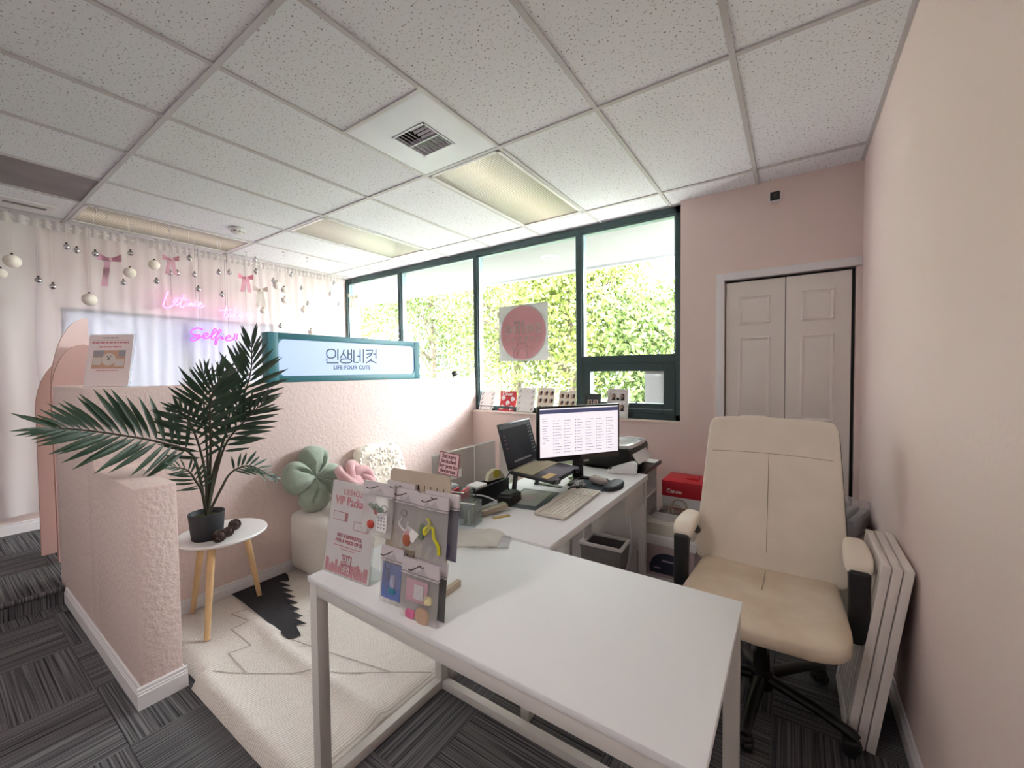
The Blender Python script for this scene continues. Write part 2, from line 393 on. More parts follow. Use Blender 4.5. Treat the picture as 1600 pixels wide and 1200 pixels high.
# half wall, L-shaped, with a low return
TW = .14; HZ = 1.335
b = B(M_wallrough)
b.box(XH - TW, XH, YS, YW + .11, -.05, HZ, bev=.006); b.box(-3.87, XH - TW + .01, YS, YS + TW, -.05, HZ, bev=.006)
b.box(XH - .01, -2.245, YS, YS + TW + .005, -.05, .925, bev=.006)
struct(b.done('wall_partition'), 'pink textured half wall with a lower return by the plant')
def baseboard(name, p0, p1, nrm, z=0, label=None):
    p0 = Vector(p0); p1 = Vector(p1); d = (p1 - p0); L = d.length; d.normalize(); n = Vector(nrm)
    M = Matrix(((n.x, d.x, 0, p0.x), (n.y, d.y, 0, p0.y), (0, 0, 1, z), (0, 0, 0, 1)))
    prof = [(0, 0), (.014, 0), (.014, .062), (.011, .066), (.011, .072), (.008, .076), (.008, .086), (.004, .092), (0, .092)]
    b = B(M_trim); a = [b.bm.verts.new((x, 0, zz)) for x, zz in prof]; c = [b.bm.verts.new((x, L, zz)) for x, zz in prof]
    b.bm.faces.new(a); b.bm.faces.new(c[::-1])
    for i in range(len(prof)): b.bm.faces.new((a[i], c[i], c[(i + 1) % len(prof)], a[(i + 1) % len(prof)]))
    bmesh.ops.transform(b.bm, matrix=M, verts=b.bm.verts)
    return struct(b.done(name, smooth=25), label)
baseboard('baseboard_partition', (XH, YS + TW), (XH, YW), (1, 0), label='white baseboard along the pink half wall')
baseboard('baseboard_return_near', (-3.70, YS), (-2.2455, YS), (0, -1))
baseboard('baseboard_return_end', (-2.245, YS - .014), (-2.245, YS + TW + .018), (1, 0))
baseboard('baseboard_return_far', (-2.2455, YS + TW + .005), (XH, YS + TW + .005), (0, 1))
baseboard('baseboard_right', (XR, YB), (XR, YW), (-1, 0))
baseboard('baseboard_left', (XL, YB), (XL, YW), (1, 0), PZ)
baseboard('baseboard_far', (XH, YW), (-.52, YW), (0, -1))

# windows of the far wall
YG = 3.575
def fbar(b, x0, x1, z0, z1, y0=YG - .05, y1=YG + .05): b.box(x0, x1, y0, y1, z0, z1, bev=.003, seg=1)
xm = [XL + .0, -4.14, -2.895, -1.655, -.748]; ZT = 2.712; ZB = .975
for k in range(4):
    x0, x1 = xm[k], xm[k + 1]; b = B(M_alu, M_alu2)
    e0 = x0 - (.025 if k else 0); e1 = x1 - .025 if k < 3 else x1
    fbar(b, e0, e0 + .05, ZB, ZT); fbar(b, e0 + .05, e1, ZT - .055, ZT); fbar(b, e0 + .05, e1, ZB, ZB + .05)
    if k == 3: fbar(b, e1 - .05, e1, ZB, ZT); fbar(b, e0 + .05, e1 - .05, 1.455, 1.525)
    b.mi = 1
    zz0 = 1.525 if k == 3 else ZB + .05; xr = e1 - (.05 if k == 3 else 0)
    for (a, c, d, e) in ((e0 + .05, e0 + .068, zz0, ZT - .055), (xr - .012, xr, zz0, ZT - .055), (e0 + .05, xr, ZT - .067, ZT - .055)): b.box(a, c, YG - .03, YG + .03, d, e)
    wn = struct(b.done('window_%d' % (k + 1)), ['narrow leftmost window pane beside the curtain', 'window pane above the lightbox sign', 'tall window pane holding the round pink sticker', 'window with a fixed upper pane and a small lower sash'][k])
    rect('pane', M_glass, wn, e0 + .066, xr - .01, YG - .004, YG + .004, zz0 - .004, ZT - .066)
    if k == 3:
        b = B(M_alu); a0, a1, c0, c1 = e0 + .0495, e1 - .0495, ZB + .0495, 1.4555
        fbar(b, a0, a0 + .09, c0, c1, YG - .055, YG + .03); fbar(b, a1 - .09, a1, c0, c1, YG - .055, YG + .03); fbar(b, a0 + .09, a1 - .09, c1 - .07, c1, YG - .055, YG + .03); fbar(b, a0 + .09, a1 - .09, c0, c0 + .085, YG - .055, YG + .03)
        sh = b.done('sash', wn)
        rect('pane', M_glass, sh, a0 + .085, a1 - .085, YG - .004, YG + .004, c0 + .08, c1 - .065)
        rect('sash_rail', M_alu2, sh, a0 + .12, a1 - .02, YG - .058, YG - .054, c0 + .035, c0 + .043)
# closet bifold doors
DX0, DXM, DX1, DZ = -.425, -.049, .325, 2.05
tr = struct(B(M_trim).box(-.487, -.43, YW - .018, YW + .01, 0, 2.11, bev=.004).box(-.4305, XR - .002, YW - .018, YW + .01, 2.055, 2.11, bev=.004).done('trim_2'), 'white casing around the closet doors')
M_door = mat('white_door', (240, 232, 226), .45)
dr = struct(B(M_black).box(DX0 - .004, DX1 + .005, YW + .055, YW + .06, 0, DZ + .004).done('door_1'), 'white panelled bifold closet doors')
for (a, c) in ((DX0, DXM), (DXM, DX1 - .012)):
    leaf = B(M_door); a += .002; c -= .002
    leaf.box(a, c, YW + .015, YW + .05, .01, DZ - .012, bev=.003, seg=1)
    lf = leaf.done('door_leaf', dr)
    for (z0, z1) in ((1.72, 1.93), (1.03, 1.63), (.15, .9)):
        x0, x1 = a + .085, c - .085; p = B(M_door); y = YW + .0148; rings = []
        for ins, dy in ((0, 0), (.010, -.010), (.024, -.0008), (.030, -.0008), (.058, -.010)):
            rings.append([p.bm.verts.new((px, y + dy, pz)) for px, pz in ((x0 + ins, z0 + ins), (x1 - ins, z0 + ins), (x1 - ins, z1 - ins), (x0 + ins, z1 - ins))])
        for P_, Q_ in zip(rings, rings[1:]):
            for q in range(4): p.bm.faces.new((P_[q], P_[(q + 1) % 4], Q_[(q + 1) % 4], Q_[q]))
        p.bm.faces.new(rings[-1]); p.done('raised_panel', lf, smooth=20)

# ================================================================== OUTSIDE
M_grass = mat('grass', (74, 86, 52), .9, noise=(3, .3))
struct(rect('ground', M_grass, None, -60, 40, 3.72, 90, -.6, -.35), 'lawn outside the windows')
tag(rect('street', mat('asphalt', (120, 122, 124), .9), None, -60, 40, 12, 18, -.36, -.345), 'grey street running past outside the windows', 'street')
tag(rect('sidewalk', mat('concrete', (176, 172, 168), .9), None, -60, 40, 3.75, 5.8, -.36, -.33), 'pale concrete walkway directly outside the windows', 'sidewalk')
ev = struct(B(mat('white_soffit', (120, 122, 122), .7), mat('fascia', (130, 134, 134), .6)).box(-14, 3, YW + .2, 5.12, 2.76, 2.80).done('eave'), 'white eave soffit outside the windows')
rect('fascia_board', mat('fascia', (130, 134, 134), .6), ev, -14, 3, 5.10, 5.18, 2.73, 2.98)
for x, y in ((-2.43, 4.38), (-5.95, 4.3)):
    B(mat('soffit_can', (225, 228, 226), .5)).lathe([(.065, 0), (.105, -.004), (.11, .002), (.065, .01), (.04, .008), (0, .008)], 24, (x, y, 2.757)).done('recessed_light', ev)
LEAFM = [mat('spring_leaf_a', (92, 104, 38), .7, noise=(2, .35)), mat('spring_leaf_b', (80, 98, 44), .7, noise=(2, .35)), mat('spring_leaf_c', (98, 108, 52), .7, noise=(2, .35))]
M_bark = mat('bark', (92, 80, 70), .9, noise=(10, .3))
def tree(x, y, h, rx, rz, n, k, label, base=-.35, low=.25):
    t = thing('tree', label, 'tree', (x, y, base), 0, 'trees outside the windows')
    rnd = random.Random(int(x * 91 + y * 17))
    b = B(M_bark); b.tube(smoothpts([(0, 0, 0), (.1, 0, h * .3), (-.05, .05, h * .55), (.05, 0, h * .85)], 3), [.17 - .012 * i for i in range(10)], 8)
    for i in range(9):
        a = rnd.uniform(0, 6.28); z0 = h * rnd.uniform(.2, .6); L = rx * rnd.uniform(.6, .95)
        b.tube(smoothpts([(0, 0, z0), (cos(a) * L * .5, sin(a) * L * .5, z0 + L * .25), (cos(a) * L, sin(a) * L, z0 + L * .55)], 2), [.06, .05, .04, .03, .02], 5)
    b.done('trunk', t)
    b = B(LEAFM[k]); cl = []
    for i in range(46):
        a = rnd.uniform(0, 6.28); rr = rx * math.sqrt(rnd.random()); zz = rnd.uniform(-1, 1)
        f = math.sqrt(max(0, 1 - zz * zz * .8)); cl.append((cos(a) * rr * f, sin(a) * rr * f, h * (low + (1 - low) / 2) + zz * rz))
    for i in range(int(n * 1.9)):
        c = cl[rnd.randrange(len(cl))]; g = rx * .24
        p = Vector((c[0] + rnd.gauss(0, g), c[1] + rnd.gauss(0, g), c[2] + rnd.gauss(0, g)))
        if p.z < .35: p.z = .35 + rnd.random() * .3
        s = rnd.uniform(.042, .078); u = Vector((rnd.gauss(0, 1), rnd.gauss(0, 1), rnd.gauss(0, .6))).normalized(); w = u.orthogonal().normalized(); w.rotate(Matrix.Rotation(rnd.uniform(0, 6.28), 3, u))
        v = u.cross(w)
        vs = [b.bm.verts.new(p + w * s * 1.3), b.bm.verts.new(p + v * s * .55), b.bm.verts.new(p - w * s * 1.1), b.bm.verts.new(p - v * s * .55)]
        b.bm.faces.new(vs)
    cr = b.done('crown', t, smooth='keep'); cr['kind'] = 'stuff'
for a in [(-17.0, 11.2, 6.2, 2.8, 2.6, 10500, 0, 'lime green tree seen through the leftmost narrow pane'),
          (-11.6, 11.4, 7.2, 2.5, 3.0, 11000, 1, 'leafy tree behind the blue lightbox sign, outside the second pane'),
          (-7.4, 11.0, 7.4, 2.3, 3.0, 11000, 2, 'pale green tree just left of the round window sticker'),
          (-5.0, 10.2, 6.2, 1.7, 2.6, 10000, 0, 'dense lime tree directly behind the round window sticker'),
          (-2.6, 10.8, 3.9, 1.6, 1.55, 8000, 1, 'green tree behind the large right-hand upper pane'),
          (.9, 11.2, 3.7, 1.6, 1.35, 5500, 2, 'lower yellow-green tree at the right edge of the windows'),
          (-24.0, 28, 6, 3.2, 2.6, 5000, 0, 'small distant tree far across the street behind the lightbox sign frame'),
          (-15, 20.5, 8, 4, 3.4, 5000, 1, 'distant tall tree across the street behind the lightbox sign'),
          (-30, 20, 8, 4, 3.4, 4000, 2, 'far tree across the street at the left pane')]: tree(*a)
def hedge(x0, x1, y, h, label):
    rnd = random.Random(int(x0 * 7 + 3)); b = B(LEAFM[1])
    for i in range(4200):
        p = Vector((rnd.uniform(x0, x1), y + rnd.gauss(0, .35), -.3 + h * rnd.random() ** .8)); s = rnd.uniform(.06, .1)
        u = Vector((rnd.gauss(0, 1), rnd.gauss(0, 1), rnd.gauss(0, 1))).normalized(); w = u.orthogonal().normalized(); v = u.cross(w)
        b.face([p + w * s, p + v * s * .6, p - w * s, p - v * s * .6])
    o = b.done('hedge', smooth='keep'); o['kind'] = 'stuff'; tag(o, label, 'hedge')
hedge(-7.5, 1.2, 7.2, .95, 'low green hedge outside below the small lower sash'); hedge(-18, -7.6, 7.6, 1.2, 'low green hedge outside behind the half wall')
hs = thing('house', 'small white house across the street behind the sign', 'building', (-13.5, 29, -.35))
rect('wall', mat('house_white', (225, 222, 216), .8), hs, -4, 4, 0, 6, 0, 3)
B(mat('roof', (110, 108, 108), .8)).prism([(-4.4, 3), (4.4, 3), (0, 5)], -.4, 6.4).done('roof', hs)
for x in (-2.6, -.6, 1.6): rect('window', mat('house_glass', (90, 110, 120), .2), hs, x, x + 1.0, -.03, 0, 1, 2.2)
for z, n in ((4.6, 'upper'), (3.9, 'lower')):
    o = B(M_black).tube([(-9, 14, z + .5), (-4, 14, z + .15), (0, 14, z), (6, 14, z + .1)], .012, 5).done('power_line'); tag(o, '%s thin black power line crossing outside the right pane' % n, 'cable', 'power lines')

# ================================================================== CEILING FIXTURES
def lens_mat(k, strength):
    m = bpy.data.materials.new('prismatic_lens'); m.use_nodes = True; nt = m.node_tree; N = nt.nodes; L = nt.links; b = N['Principled BSDF']
    b.inputs['Roughness'].default_value = .25; tc = N.new('ShaderNodeTexCoord')
    v = N.new('ShaderNodeTexVoronoi'); v.inputs['Scale'].default_value = 60; v.distance = 'CHEBYCHEV'; v.inputs['Randomness'].default_value = 0; L.new(tc.outputs['Object'], v.inputs['Vector'])
    bp = N.new('ShaderNodeBump'); bp.inputs['Strength'].default_value = .8; bp.inputs['Distance'].default_value = .004; L.new(v.outputs['Distance'], bp.inputs['Height']); L.new(bp.outputs[0], b.inputs['Normal'])
    r = N.new('ShaderNodeValToRGB'); e = r.color_ramp.elements; e[0].color = lin((216, 212, 202)); e[1].color = lin((128, 122, 110)); e[0].position = .1; e[1].position = .5
    L.new(v.outputs['Distance'], r.inputs[0]); L.new(r.outputs[0], b.inputs['Base Color'])
    # tubes glow through the lens: two soft bands along the fixture
    sx = N.new('ShaderNodeSeparateXYZ'); L.new(tc.outputs['Object'], sx.inputs[0])
    ab = N.new('ShaderNodeMath'); ab.operation = 'ABSOLUTE'; L.new(sx.outputs[0], ab.inputs[0])
    mr = N.new('ShaderNodeMapRange'); mr.inputs[1].default_value = .0; mr.inputs[2].default_value = .22; mr.inputs[3].default_value = strength; mr.inputs[4].default_value = strength * .12; L.new(ab.outputs[0], mr.inputs[0])
    ml = N.new('ShaderNodeMath'); ml.operation = 'MULTIPLY'; r2 = N.new('ShaderNodeMapRange'); r2.inputs[2].default_value = .6; r2.inputs[3].default_value = 1.2; r2.inputs[4].default_value = .5; L.new(v.outputs['Distance'], r2.inputs[0])
    L.new(mr.outputs[0], ml.inputs[0]); L.new(r2.outputs[0], ml.inputs[1])
    b.inputs['Emission Color'].default_value = lin((255, 232, 200) if k < 3 else (255, 246, 244)); L.new(ml.outputs[0], b.inputs['Emission Strength'])
    return m
for n, (i, j, lb) in enumerate(LIGHTS):
    x1, x0, y0, y1 = xl[i], xl[i + 1], yl[j], yl[j + 1]; cx, cy = (x0 + x1) / 2, (y0 + y1) / 2
    t = thing('ceiling_light', 'recessed fluorescent light panel ' + lb, 'ceiling light', (cx, cy, CE), 0, 'recessed ceiling light panels')
    w, d = T / 2 - .014, .6096 - .014; b = B(M_trim)
    for q in ((-w, w, -d, -d + .025), (-w, w, d - .025, d), (-w, -w + .025, -d, d), (w - .025, w, -d, d)): b.box(*q, -.006, .02, bev=.002, seg=1)
    b.done('frame', t); rect('diffuser', lens_mat(n, (.2, .08, .12, 12, 4)[n]), t, -w + .02, w - .02, -d + .02, d - .02, .004, .012)
    rect('housing', M_trim, t, -w + .01, w - .01, -d + .01, d - .01, .02, .028)
# square supply vent
vx, vy = (xl[3] + xl[4]) / 2, GY + T + T / 2
t = thing('ceiling_vent', 'square metal ceiling panel with a louvred air vent in its centre', 'vent', (vx, vy, CE)); w = T / 2 - .013
M_vp = mat('metal_vent_panel', (214, 214, 222), .35, .1, noise=(4, .05)); q = .125
b = B(M_vp)
for a in ((-w, -q, -w, w), (q, w, -w, w), (-q, q, -w, -q), (-q, q, q, w)): b.box(*a, -.002, .01)
b.done('panel', t); rect('duct', mat('duct_dark', (26, 26, 28), .8), t, -q, q, -q, q, .022, .027)
b = B(M_vp)
for a in ((-q, q, -q, -q + .01), (-q, q, q - .01, q), (-q, -q + .01, -q, q), (q - .01, q, -q, q), (-q, q, -.004, .004)): b.box(*a, -.006, .02)
b.done('vent_frame', t)
for k in range(8):
    x = -q + .018 + k * .0295
    B(M_vp).box(-.002, .002, .004, q - .01, -.007, .007, M=Matrix.Translation((x, 0, .004)) @ Matrix.Rotation(.3, 4, 'Y')).done('louvre', t)
for k in range(4):
    B(M_vp).box(-.002, .002, -q + .01, -.004, -.007, .007, M=Matrix.Translation((-q + .018 + k * .028, 0, .004)) @ Matrix.Rotation(-.9, 4, 'Y')).done('louvre', t)
    B(M_vp).box(.004, q - .01, -.002, .002, -.007, .007, M=Matrix.Translation((0, -q + .02 + k * .028, .004)) @ Matrix.Rotation(.9, 4, 'X')).done('louvre', t)
t = thing('ceiling_register', 'flat white slotted air register on the ceiling at the left edge', 'vent', (-4.87, .53, CE - .001)); b = B(M_trim)
for a in ((-.11, -.03, -.16, .16), (.03, .11, -.16, .16), (-.03, .03, -.16, -.11), (-.03, .03, .11, .16)): b.box(*a, -.012, .004, bev=.002, seg=1)
b.done('faceplate', t); rect('slot', M_dgrey, t, -.03, .03, -.11, .11, -.006, -.002)
for k in (-.015, 0, .015): rect('blade', mat('register_blade', (150, 146, 148), .5), t, k - .001, k + .001, -.11, .11, -.012, -.004)
t = thing('smoke_detector', 'round white smoke detector on the ceiling near the curtain', 'smoke detector', (-4.2, 1.72, CE))
B(M_trim).lathe([(0, 0), (.07, 0), (.07, -.012), (.055, -.02), (0, -.02)], 24).done('base', t)
B(mat('detector_body', (228, 224, 222), .4)).lathe([(0, -.02), (.05, -.02), (.048, -.03), (.03, -.042), (0, -.042)], 24).done('body', t)
for k in range(8): rect('slot', M_dgrey, t, .046, .050, -.008, .008, -.03, -.022, rot=(0, 0, k * pi / 4))
# clear ceiling hooks
HK = [(150, 323), (167, 333), (265, 353), (385, 393), (443, 393), (480, 402), (190, 362), (205, 350), (243, 372), (268, 368), (303, 376), (340, 376)]
HK.sort()
for k, (px, py) in enumerate(HK):
    p = atZ(px, py, CE)
    t = B(glassy('hook_plastic', (245, 240, 245), .3, .5, (245, 240, 245))).box(-.012, .012, -.012, .012, -.006, -.001).tube(smoothpts([(0, 0, -.005), (.004, 0, -.03), (-.004, 0, -.045), (-.018, 0, -.04), (-.02, 0, -.028)], 3), .003, 6).done('ceiling_hook', loc=(p.x, p.y, CE - .003))
    tag(t, 'clear plastic ceiling hook near the curtain, %s from the left' % ORD[k], 'hook', 'clear hooks on the ceiling')

# ================================================================== CURTAINS, ORNAMENTS, NEON
M_sheer = sheer('sheer_white_voile', (246, 242, 244), .46, .4)
M_drape = sheer('white_voile_doubled', (242, 236, 236), .10, .35)
def curtain(y0, y1, ztop, zbot, m, folds, amp, label, x=-5.16, ph=0):
    t = thing('curtain', label, 'curtain', (x, y0, zbot), 0, 'sheer curtains on the left wall'); W_ = y1 - y0; h = ztop - zbot; rr = random.Random(folds)
    ks = [(rr.uniform(.6, 1.4) * folds, rr.uniform(0, 6.3), rr.uniform(.4, 1)) for _ in range(4)]
    def f(u, v):
        s = sum(a * sin(2 * pi * k * u + p + .5 * sin(3 * v + p)) for k, p, a in ks) / 2.2
        return Vector((amp * s * (.35 + .65 * (1 - v)) , u * W_ + .01 * sin(9 * v + 20 * u), v * h))
    B(m).grid(f, int(folds * 9), 14).done('cloth', t, smooth=80)
    B(m).grid(lambda u, v: Vector((.012 + .012 * sin(2 * pi * folds * 2.2 * u), u * W_, h - .06 + .075 * v)), int(folds * 10), 2).done('header', t, smooth=80)
CTOP = 2.685
curtain(-.55, .62, CTOP, .27, M_drape, 7, .03, 'dense white curtain at the far left edge')
curtain(.60, 1.36, CTOP, .3, M_sheer, 6, .026, 'sheer white curtain behind the arched pink boards')
curtain(1.34, 2.3, CTOP, .3, M_sheer, 8, .022, 'sheer white curtain behind the glowing neon words')
curtain(2.28, 3.42, CTOP, .3, M_sheer, 11, .018, 'sheer white curtain in the corner beside the window')
o = B(M_metalwhite).tube([(-5.16, -.6, CTOP - .02), (-5.16, 3.45, CTOP - .02)], .008, 8).done('curtain_rod'); tag(o, 'thin white curtain rod along the left wall', 'curtain rod')
M_thread = mat('clear_thread', (225, 220, 222), .4)
bells = [(104, 386), (120, 392), (149, 397), (60, 438), (83, 448), (204, 396), (193, 442), (245, 440), (296, 404), (266, 427), (277, 427), (304, 430), (310, 452), (342, 426), (358, 426), (399, 406), (400, 425), (455, 430), (427, 439), (347, 461), (438, 510), (471, 451), (522, 443), (516, 460), (481, 475), (529, 476)]
balls = [(19, 408, 11), (1, 427, 8), (140, 468, 10), (203, 426, 8.5), (241, 414, 8), (433, 446, 6.5), (444, 453, 5), (445, 469, 5.5), (411, 486, 4.5), (475, 484, 5), (486, 519, 5)]
bells.sort(); balls.sort()
rr = random.Random(3)
bell_me = None
for k, (px, py) in enumerate(bells):
    p = atX(px, py, rr.uniform(-4.95, -4.6)); t = thing('bell_ornament', 'small silver bell on a thread before the curtain, %s from the left' % ORD[k], 'ornament', p, 0, 'silver bells hanging before the curtain')
    if bell_me is None:
        o = B(M_silver).lathe([(0, .026), (.008, .025), (.019, .014), (.023, 0), (.019, -.014), (.008, -.022), (0, -.023)], 12).done('bell', t); bell_me = o.data
        o = B(M_gold).lathe([(0, .036), (.006, .036), (.007, .024), (0, .022)], 8).done('cap', t); cap_me = o.data
    else: link('bell', bell_me, t); link('cap', cap_me, t)
    B(M_thread).tube([(0, 0, .035), (0, 0, CE - p.z - .002)], .0006, 4).done('thread', t)
for k, (px, py, r) in enumerate(balls):
    p = atX(px, py, rr.uniform(-4.9, -4.6)); d = (p - Vector((0, 0, H))).dot(_f); ra = r * d / F * .92
    t = thing('ball_ornament', 'cream felt ball bauble before the curtain, %s from the left' % ORD[k], 'ornament', p, 0, 'cream balls hanging before the curtain')
    B(mat('cream_felt', (246, 236, 224), .9, bump=(150, .4, .003))).sell(ra, ra, ra, 1, 1, 16, 10).done('ball', t)
    B(M_gold).lathe([(0, ra + .012), (.006, ra + .012), (.008, ra - .004), (0, ra - .006)], 8).done('cap', t)
    B(M_thread).tube([(0, 0, ra + .01), (0, 0, CE - p.z - .002)], .0006, 4).done('thread', t)
bows = [(171, 405, 1.0, 'pink', (226, 178, 196), 'one long tail, leftmost of the pink bows', .20), (267, 405, .8, 'rose', (236, 188, 202), 'short tails, above the first neon word', .12), (384, 434, .9, 'pink', (250, 186, 204), 'two tails, lit by the neon to its left', .13), (407, 453, .9, 'cream', (226, 214, 206), 'long tails over the sheer curtain', .16), (551, 464, .8, 'ivory', (214, 206, 192), 'in front of the leftmost window pane', .12)]
for px, py, s, cn, c, lb, tl in bows:
    p = atX(px, py, -4.75 if px < 500 else -4.6); m = mat('ribbon_%s_%d' % (cn, px), c, .6, sheen=.3)
    t = thing('ribbon_bow', '%s ribbon bow with %s' % (cn, lb), 'bow', p, R(70), 'ribbon bows hanging before the curtain')
    for sg in (-1, 1):
        B(m).grid(lambda u, v: Vector((sg * .075 * s * sin(pi * u) * (1 if u < .5 else 1), .018 * s * cos(2 * pi * u), (.012 + .02 * sin(pi * u)) * s * (v * 2 - 1) + .015 * s * sin(pi * u))), 14, 3).done('loop', t, smooth=80)
    for sg in ((-1,) if px == 171 else (-1, 1)):
        B(m).grid(lambda u, v: Vector((sg * (.012 + .025 * u) * s + (v - .5) * .04 * s, .006 * sin(6 * u), -tl * u * 1.15)), 8, 2).done('tail', t, smooth=80)
    B(m).sell(.014 * s, .014 * s, .016 * s, 1, 1, 10, 8).done('knot', t)
    B(M_thread).tube([(0, 0, .015), (0, 0, CE - p.z - .002)], .0006, 4).done('thread', t)
# neon words
def neon(name_label, strokes, col, strength, x=-5.06):
    m = mat('neon_%d' % col[1], (255, 200, 240) if col[0] > 200 else (150, 90, 225), .4, emis=(col, strength)); m2 = glassy('neon_backing', (245, 245, 250), .15, .06)
    P3 = [[atX(240 + a / 8, 440 + c / 8, x) for a, c in s] for s in strokes]
    allp = [p for s in P3 for p in s]; ymin = min(p.y for p in allp); ymax = max(p.y for p in allp); zmin = min(p.z for p in allp); zmax = max(p.z for p in allp)
    o = Vector((x, (ymin + ymax) / 2, zmin)); t = thing('neon_sign', name_label, 'neon sign', o, 0, 'neon script words')
    for s in P3: B(m).tube(smoothpts([p - o for p in s], 5), .0068, 8).done('neon_tube', t)
    for f in (.2, .8):
        y = ymin + (ymax - ymin) * f - o.y; B(M_dgrey).tube([(-.006, y, (zmax - zmin) * .7), (-.006, y, CE - zmin - .02)], .0012, 5).done('hanging_wire', t)
neon('glowing pink neon script reading Let me', [[(180, 120), (160, 170), (130, 250), (120, 300), (150, 325), (200, 320), (240, 295)], [(250, 272), (290, 250), (278, 222), (250, 245), (258, 290), (300, 290), (335, 255)], [(375, 165), (350, 230), (332, 300), (350, 322), (390, 290)], [(258, 210), (330, 212), (440, 235)], [(412, 305), (440, 262), (442, 305), (472, 265), (478, 303), (510, 270), (508, 305), (530, 300)], [(542, 298), (592, 285), (580, 262), (548, 285), (560, 322), (600, 320), (632, 295)]], (255, 84, 205), 1.05)
neon('glowing pink neon script reading take a', [[(910, 300), (890, 380), (880, 440), (905, 452), (932, 420)], [(815, 355), (890, 357), (970, 352)], [(968, 398), (938, 402), (928, 432), (952, 437), (972, 402), (966, 435), (988, 436)], [(1028, 320), (1005, 390), (985, 446)], [(1052, 385), (1004, 418), (1028, 430), (1048, 446)], [(1062, 428), (1106, 415), (1096, 394), (1065, 412), (1070, 446), (1110, 440), (1132, 415)], [(1218, 400), (1182, 398), (1165, 432), (1190, 445), (1222, 402), (1215, 438), (1245, 430)]], (255, 80, 202), 1.05)
neon('glowing violet neon script reading Selfie', [[(615, 600), (540, 580), (465, 625), (505, 665), (578, 672), (560, 715), (500, 742), (465, 725), (500, 698), (600, 692)], [(612, 695), (682, 665), (665, 643), (622, 668), (632, 712), (692, 702)], [(690, 702), (782, 620), (765, 588), (735, 640), (722, 708), (750, 720)], [(758, 705), (842, 620), (826, 600), (795, 660), (765, 775), (786, 782), (800, 720), (845, 690)], [(862, 690), (852, 718), (882, 715)], [(868, 655), (871, 660)], [(895, 718), (962, 690), (942, 673), (905, 700), (916, 740), (970, 732), (1005, 705)], [(1020, 650), (1005, 735)], [(1052, 650), (1036, 735)]], (120, 30, 255), 1.3)

# arched boards
M_archA = mat('dusty_pink_board', (206, 168, 160), .7); M_archB = mat('pale_pink_board', (244, 216, 212), .7); M_edge = mat('board_edge', (186, 140, 122), .7)
def arch(name, pts, x, m, label):
    b = B(m, M_edge); P = [(y, z) for y, z in pts]; M = Matrix(((0, 1, 0, x), (1, 0, 0, 0), (0, 0, 1, 0), (0, 0, 0, 1)))
    b.prism(P, -.012, .012, M); b.bm.faces.ensure_lookup_table(); b.bm.normal_update()
    for f in b.bm.faces:
        if abs(f.normal.x) < .5: f.material_index = 1
    tag(b.done(name), label, 'arch board', 'arched boards on the platform')
def arc(cy, cz, ry, rz, a0, a1, n=18): return [(cy + ry * cos(a), cz + rz * sin(a)) for a in [a0 + (a1 - a0) * i / n for i in range(n + 1)]]
arch('arch_board', [(.485, PZ + .002)] + arc(.73, 1.16, .24, .40, pi, 0)[:] + [(.97, PZ + .002)], -4.46, M_archA, 'dusty pink arched board standing lowest at the end of the half wall')
arch('arch_board', [(.745, PZ + .002), (.545, PZ + .002)] + arc(.745, 1.25, .2, .57, pi, pi / 2), -4.30, M_archB, 'tall pale pink half-arch board with a straight cut side')
arch('arch_board', [(.535, PZ + .002)] + arc(.70, 1.26, .165, .36, pi, 0) + [(.865, PZ + .002)], -4.20, mat('rosy_board', (212, 172, 166), .7), 'shorter rosy arched board in front of the pale half arch')

# ================================================================== ON THE HALF WALL
sg = thing('lightbox_sign', 'teal framed illuminated lightbox sign lettered 인생네컷 LIFE FOUR CUTS', 'sign', (-2.965, 1.36, HZ + .001)); M_teal = mat('teal_frame', (58, 120, 130), .45); SW, SH_ = 1.365, .345
b = B(M_teal); b.box(-.045, .045, 0, .07, 0, SH_, bev=.004); b.box(-.045, .045, SW - .07, SW, 0, SH_, bev=.004); b.box(-.045, .045, .07, SW - .07, 0, .045, bev=.004); b.box(-.045, .045, .07, SW - .07, SH_ - .045, SH_, bev=.004)
def corner(cy, cz, sy, sz):
    r = .05; P = [(cy, cz)] + [(cy + sy * (r - r * cos(a)), cz + sz * (r - r * sin(a))) for a in [i * pi / 16 for i in range(9)]]
    b.prism(P, .0, .0448, Matrix(((0, 1, 0, 0), (1, 0, 0, 0), (0, 0, 1, 0), (0, 0, 0, 1))))
corner(.068, .043, 1, 1); corner(SW - .068, .043, -1, 1); corner(.068, SH_ - .043, 1, -1); corner(SW - .068, SH_ - .043, -1, -1)
b.done('frame', sg)
rect('light_panel', mat('lit_panel', (110, 118, 135), .4, emis=((186, 210, 255), .30)), sg, .0, .036, .06, SW - .06, .04, SH_ - .04)
rect('back_panel', M_teal, sg, -.044, -.0, .06, SW - .06, .04, SH_ - .04)
for y in (.62, .95): B(M_chrome).sell(.008, .008, .005, 1, 1, 10, 6, (.046, y, .012)).done('screw', sg)
M_signink = mat('sign_ink', (30, 38, 60), .5)
def sgp(x, y): p = atX(400 + x / 4, 480 + y / 4, -2.928); return Vector((p.x + 2.965, p.y - 1.36, p.z - HZ))
def ring(cx, cy, w, h, n=20): return [(cx + w * math.copysign(abs(cos(a)) ** .75, cos(a)), cy + h * math.copysign(abs(sin(a)) ** .75, sin(a))) for a in [2 * pi * i / n for i in range(n)]]
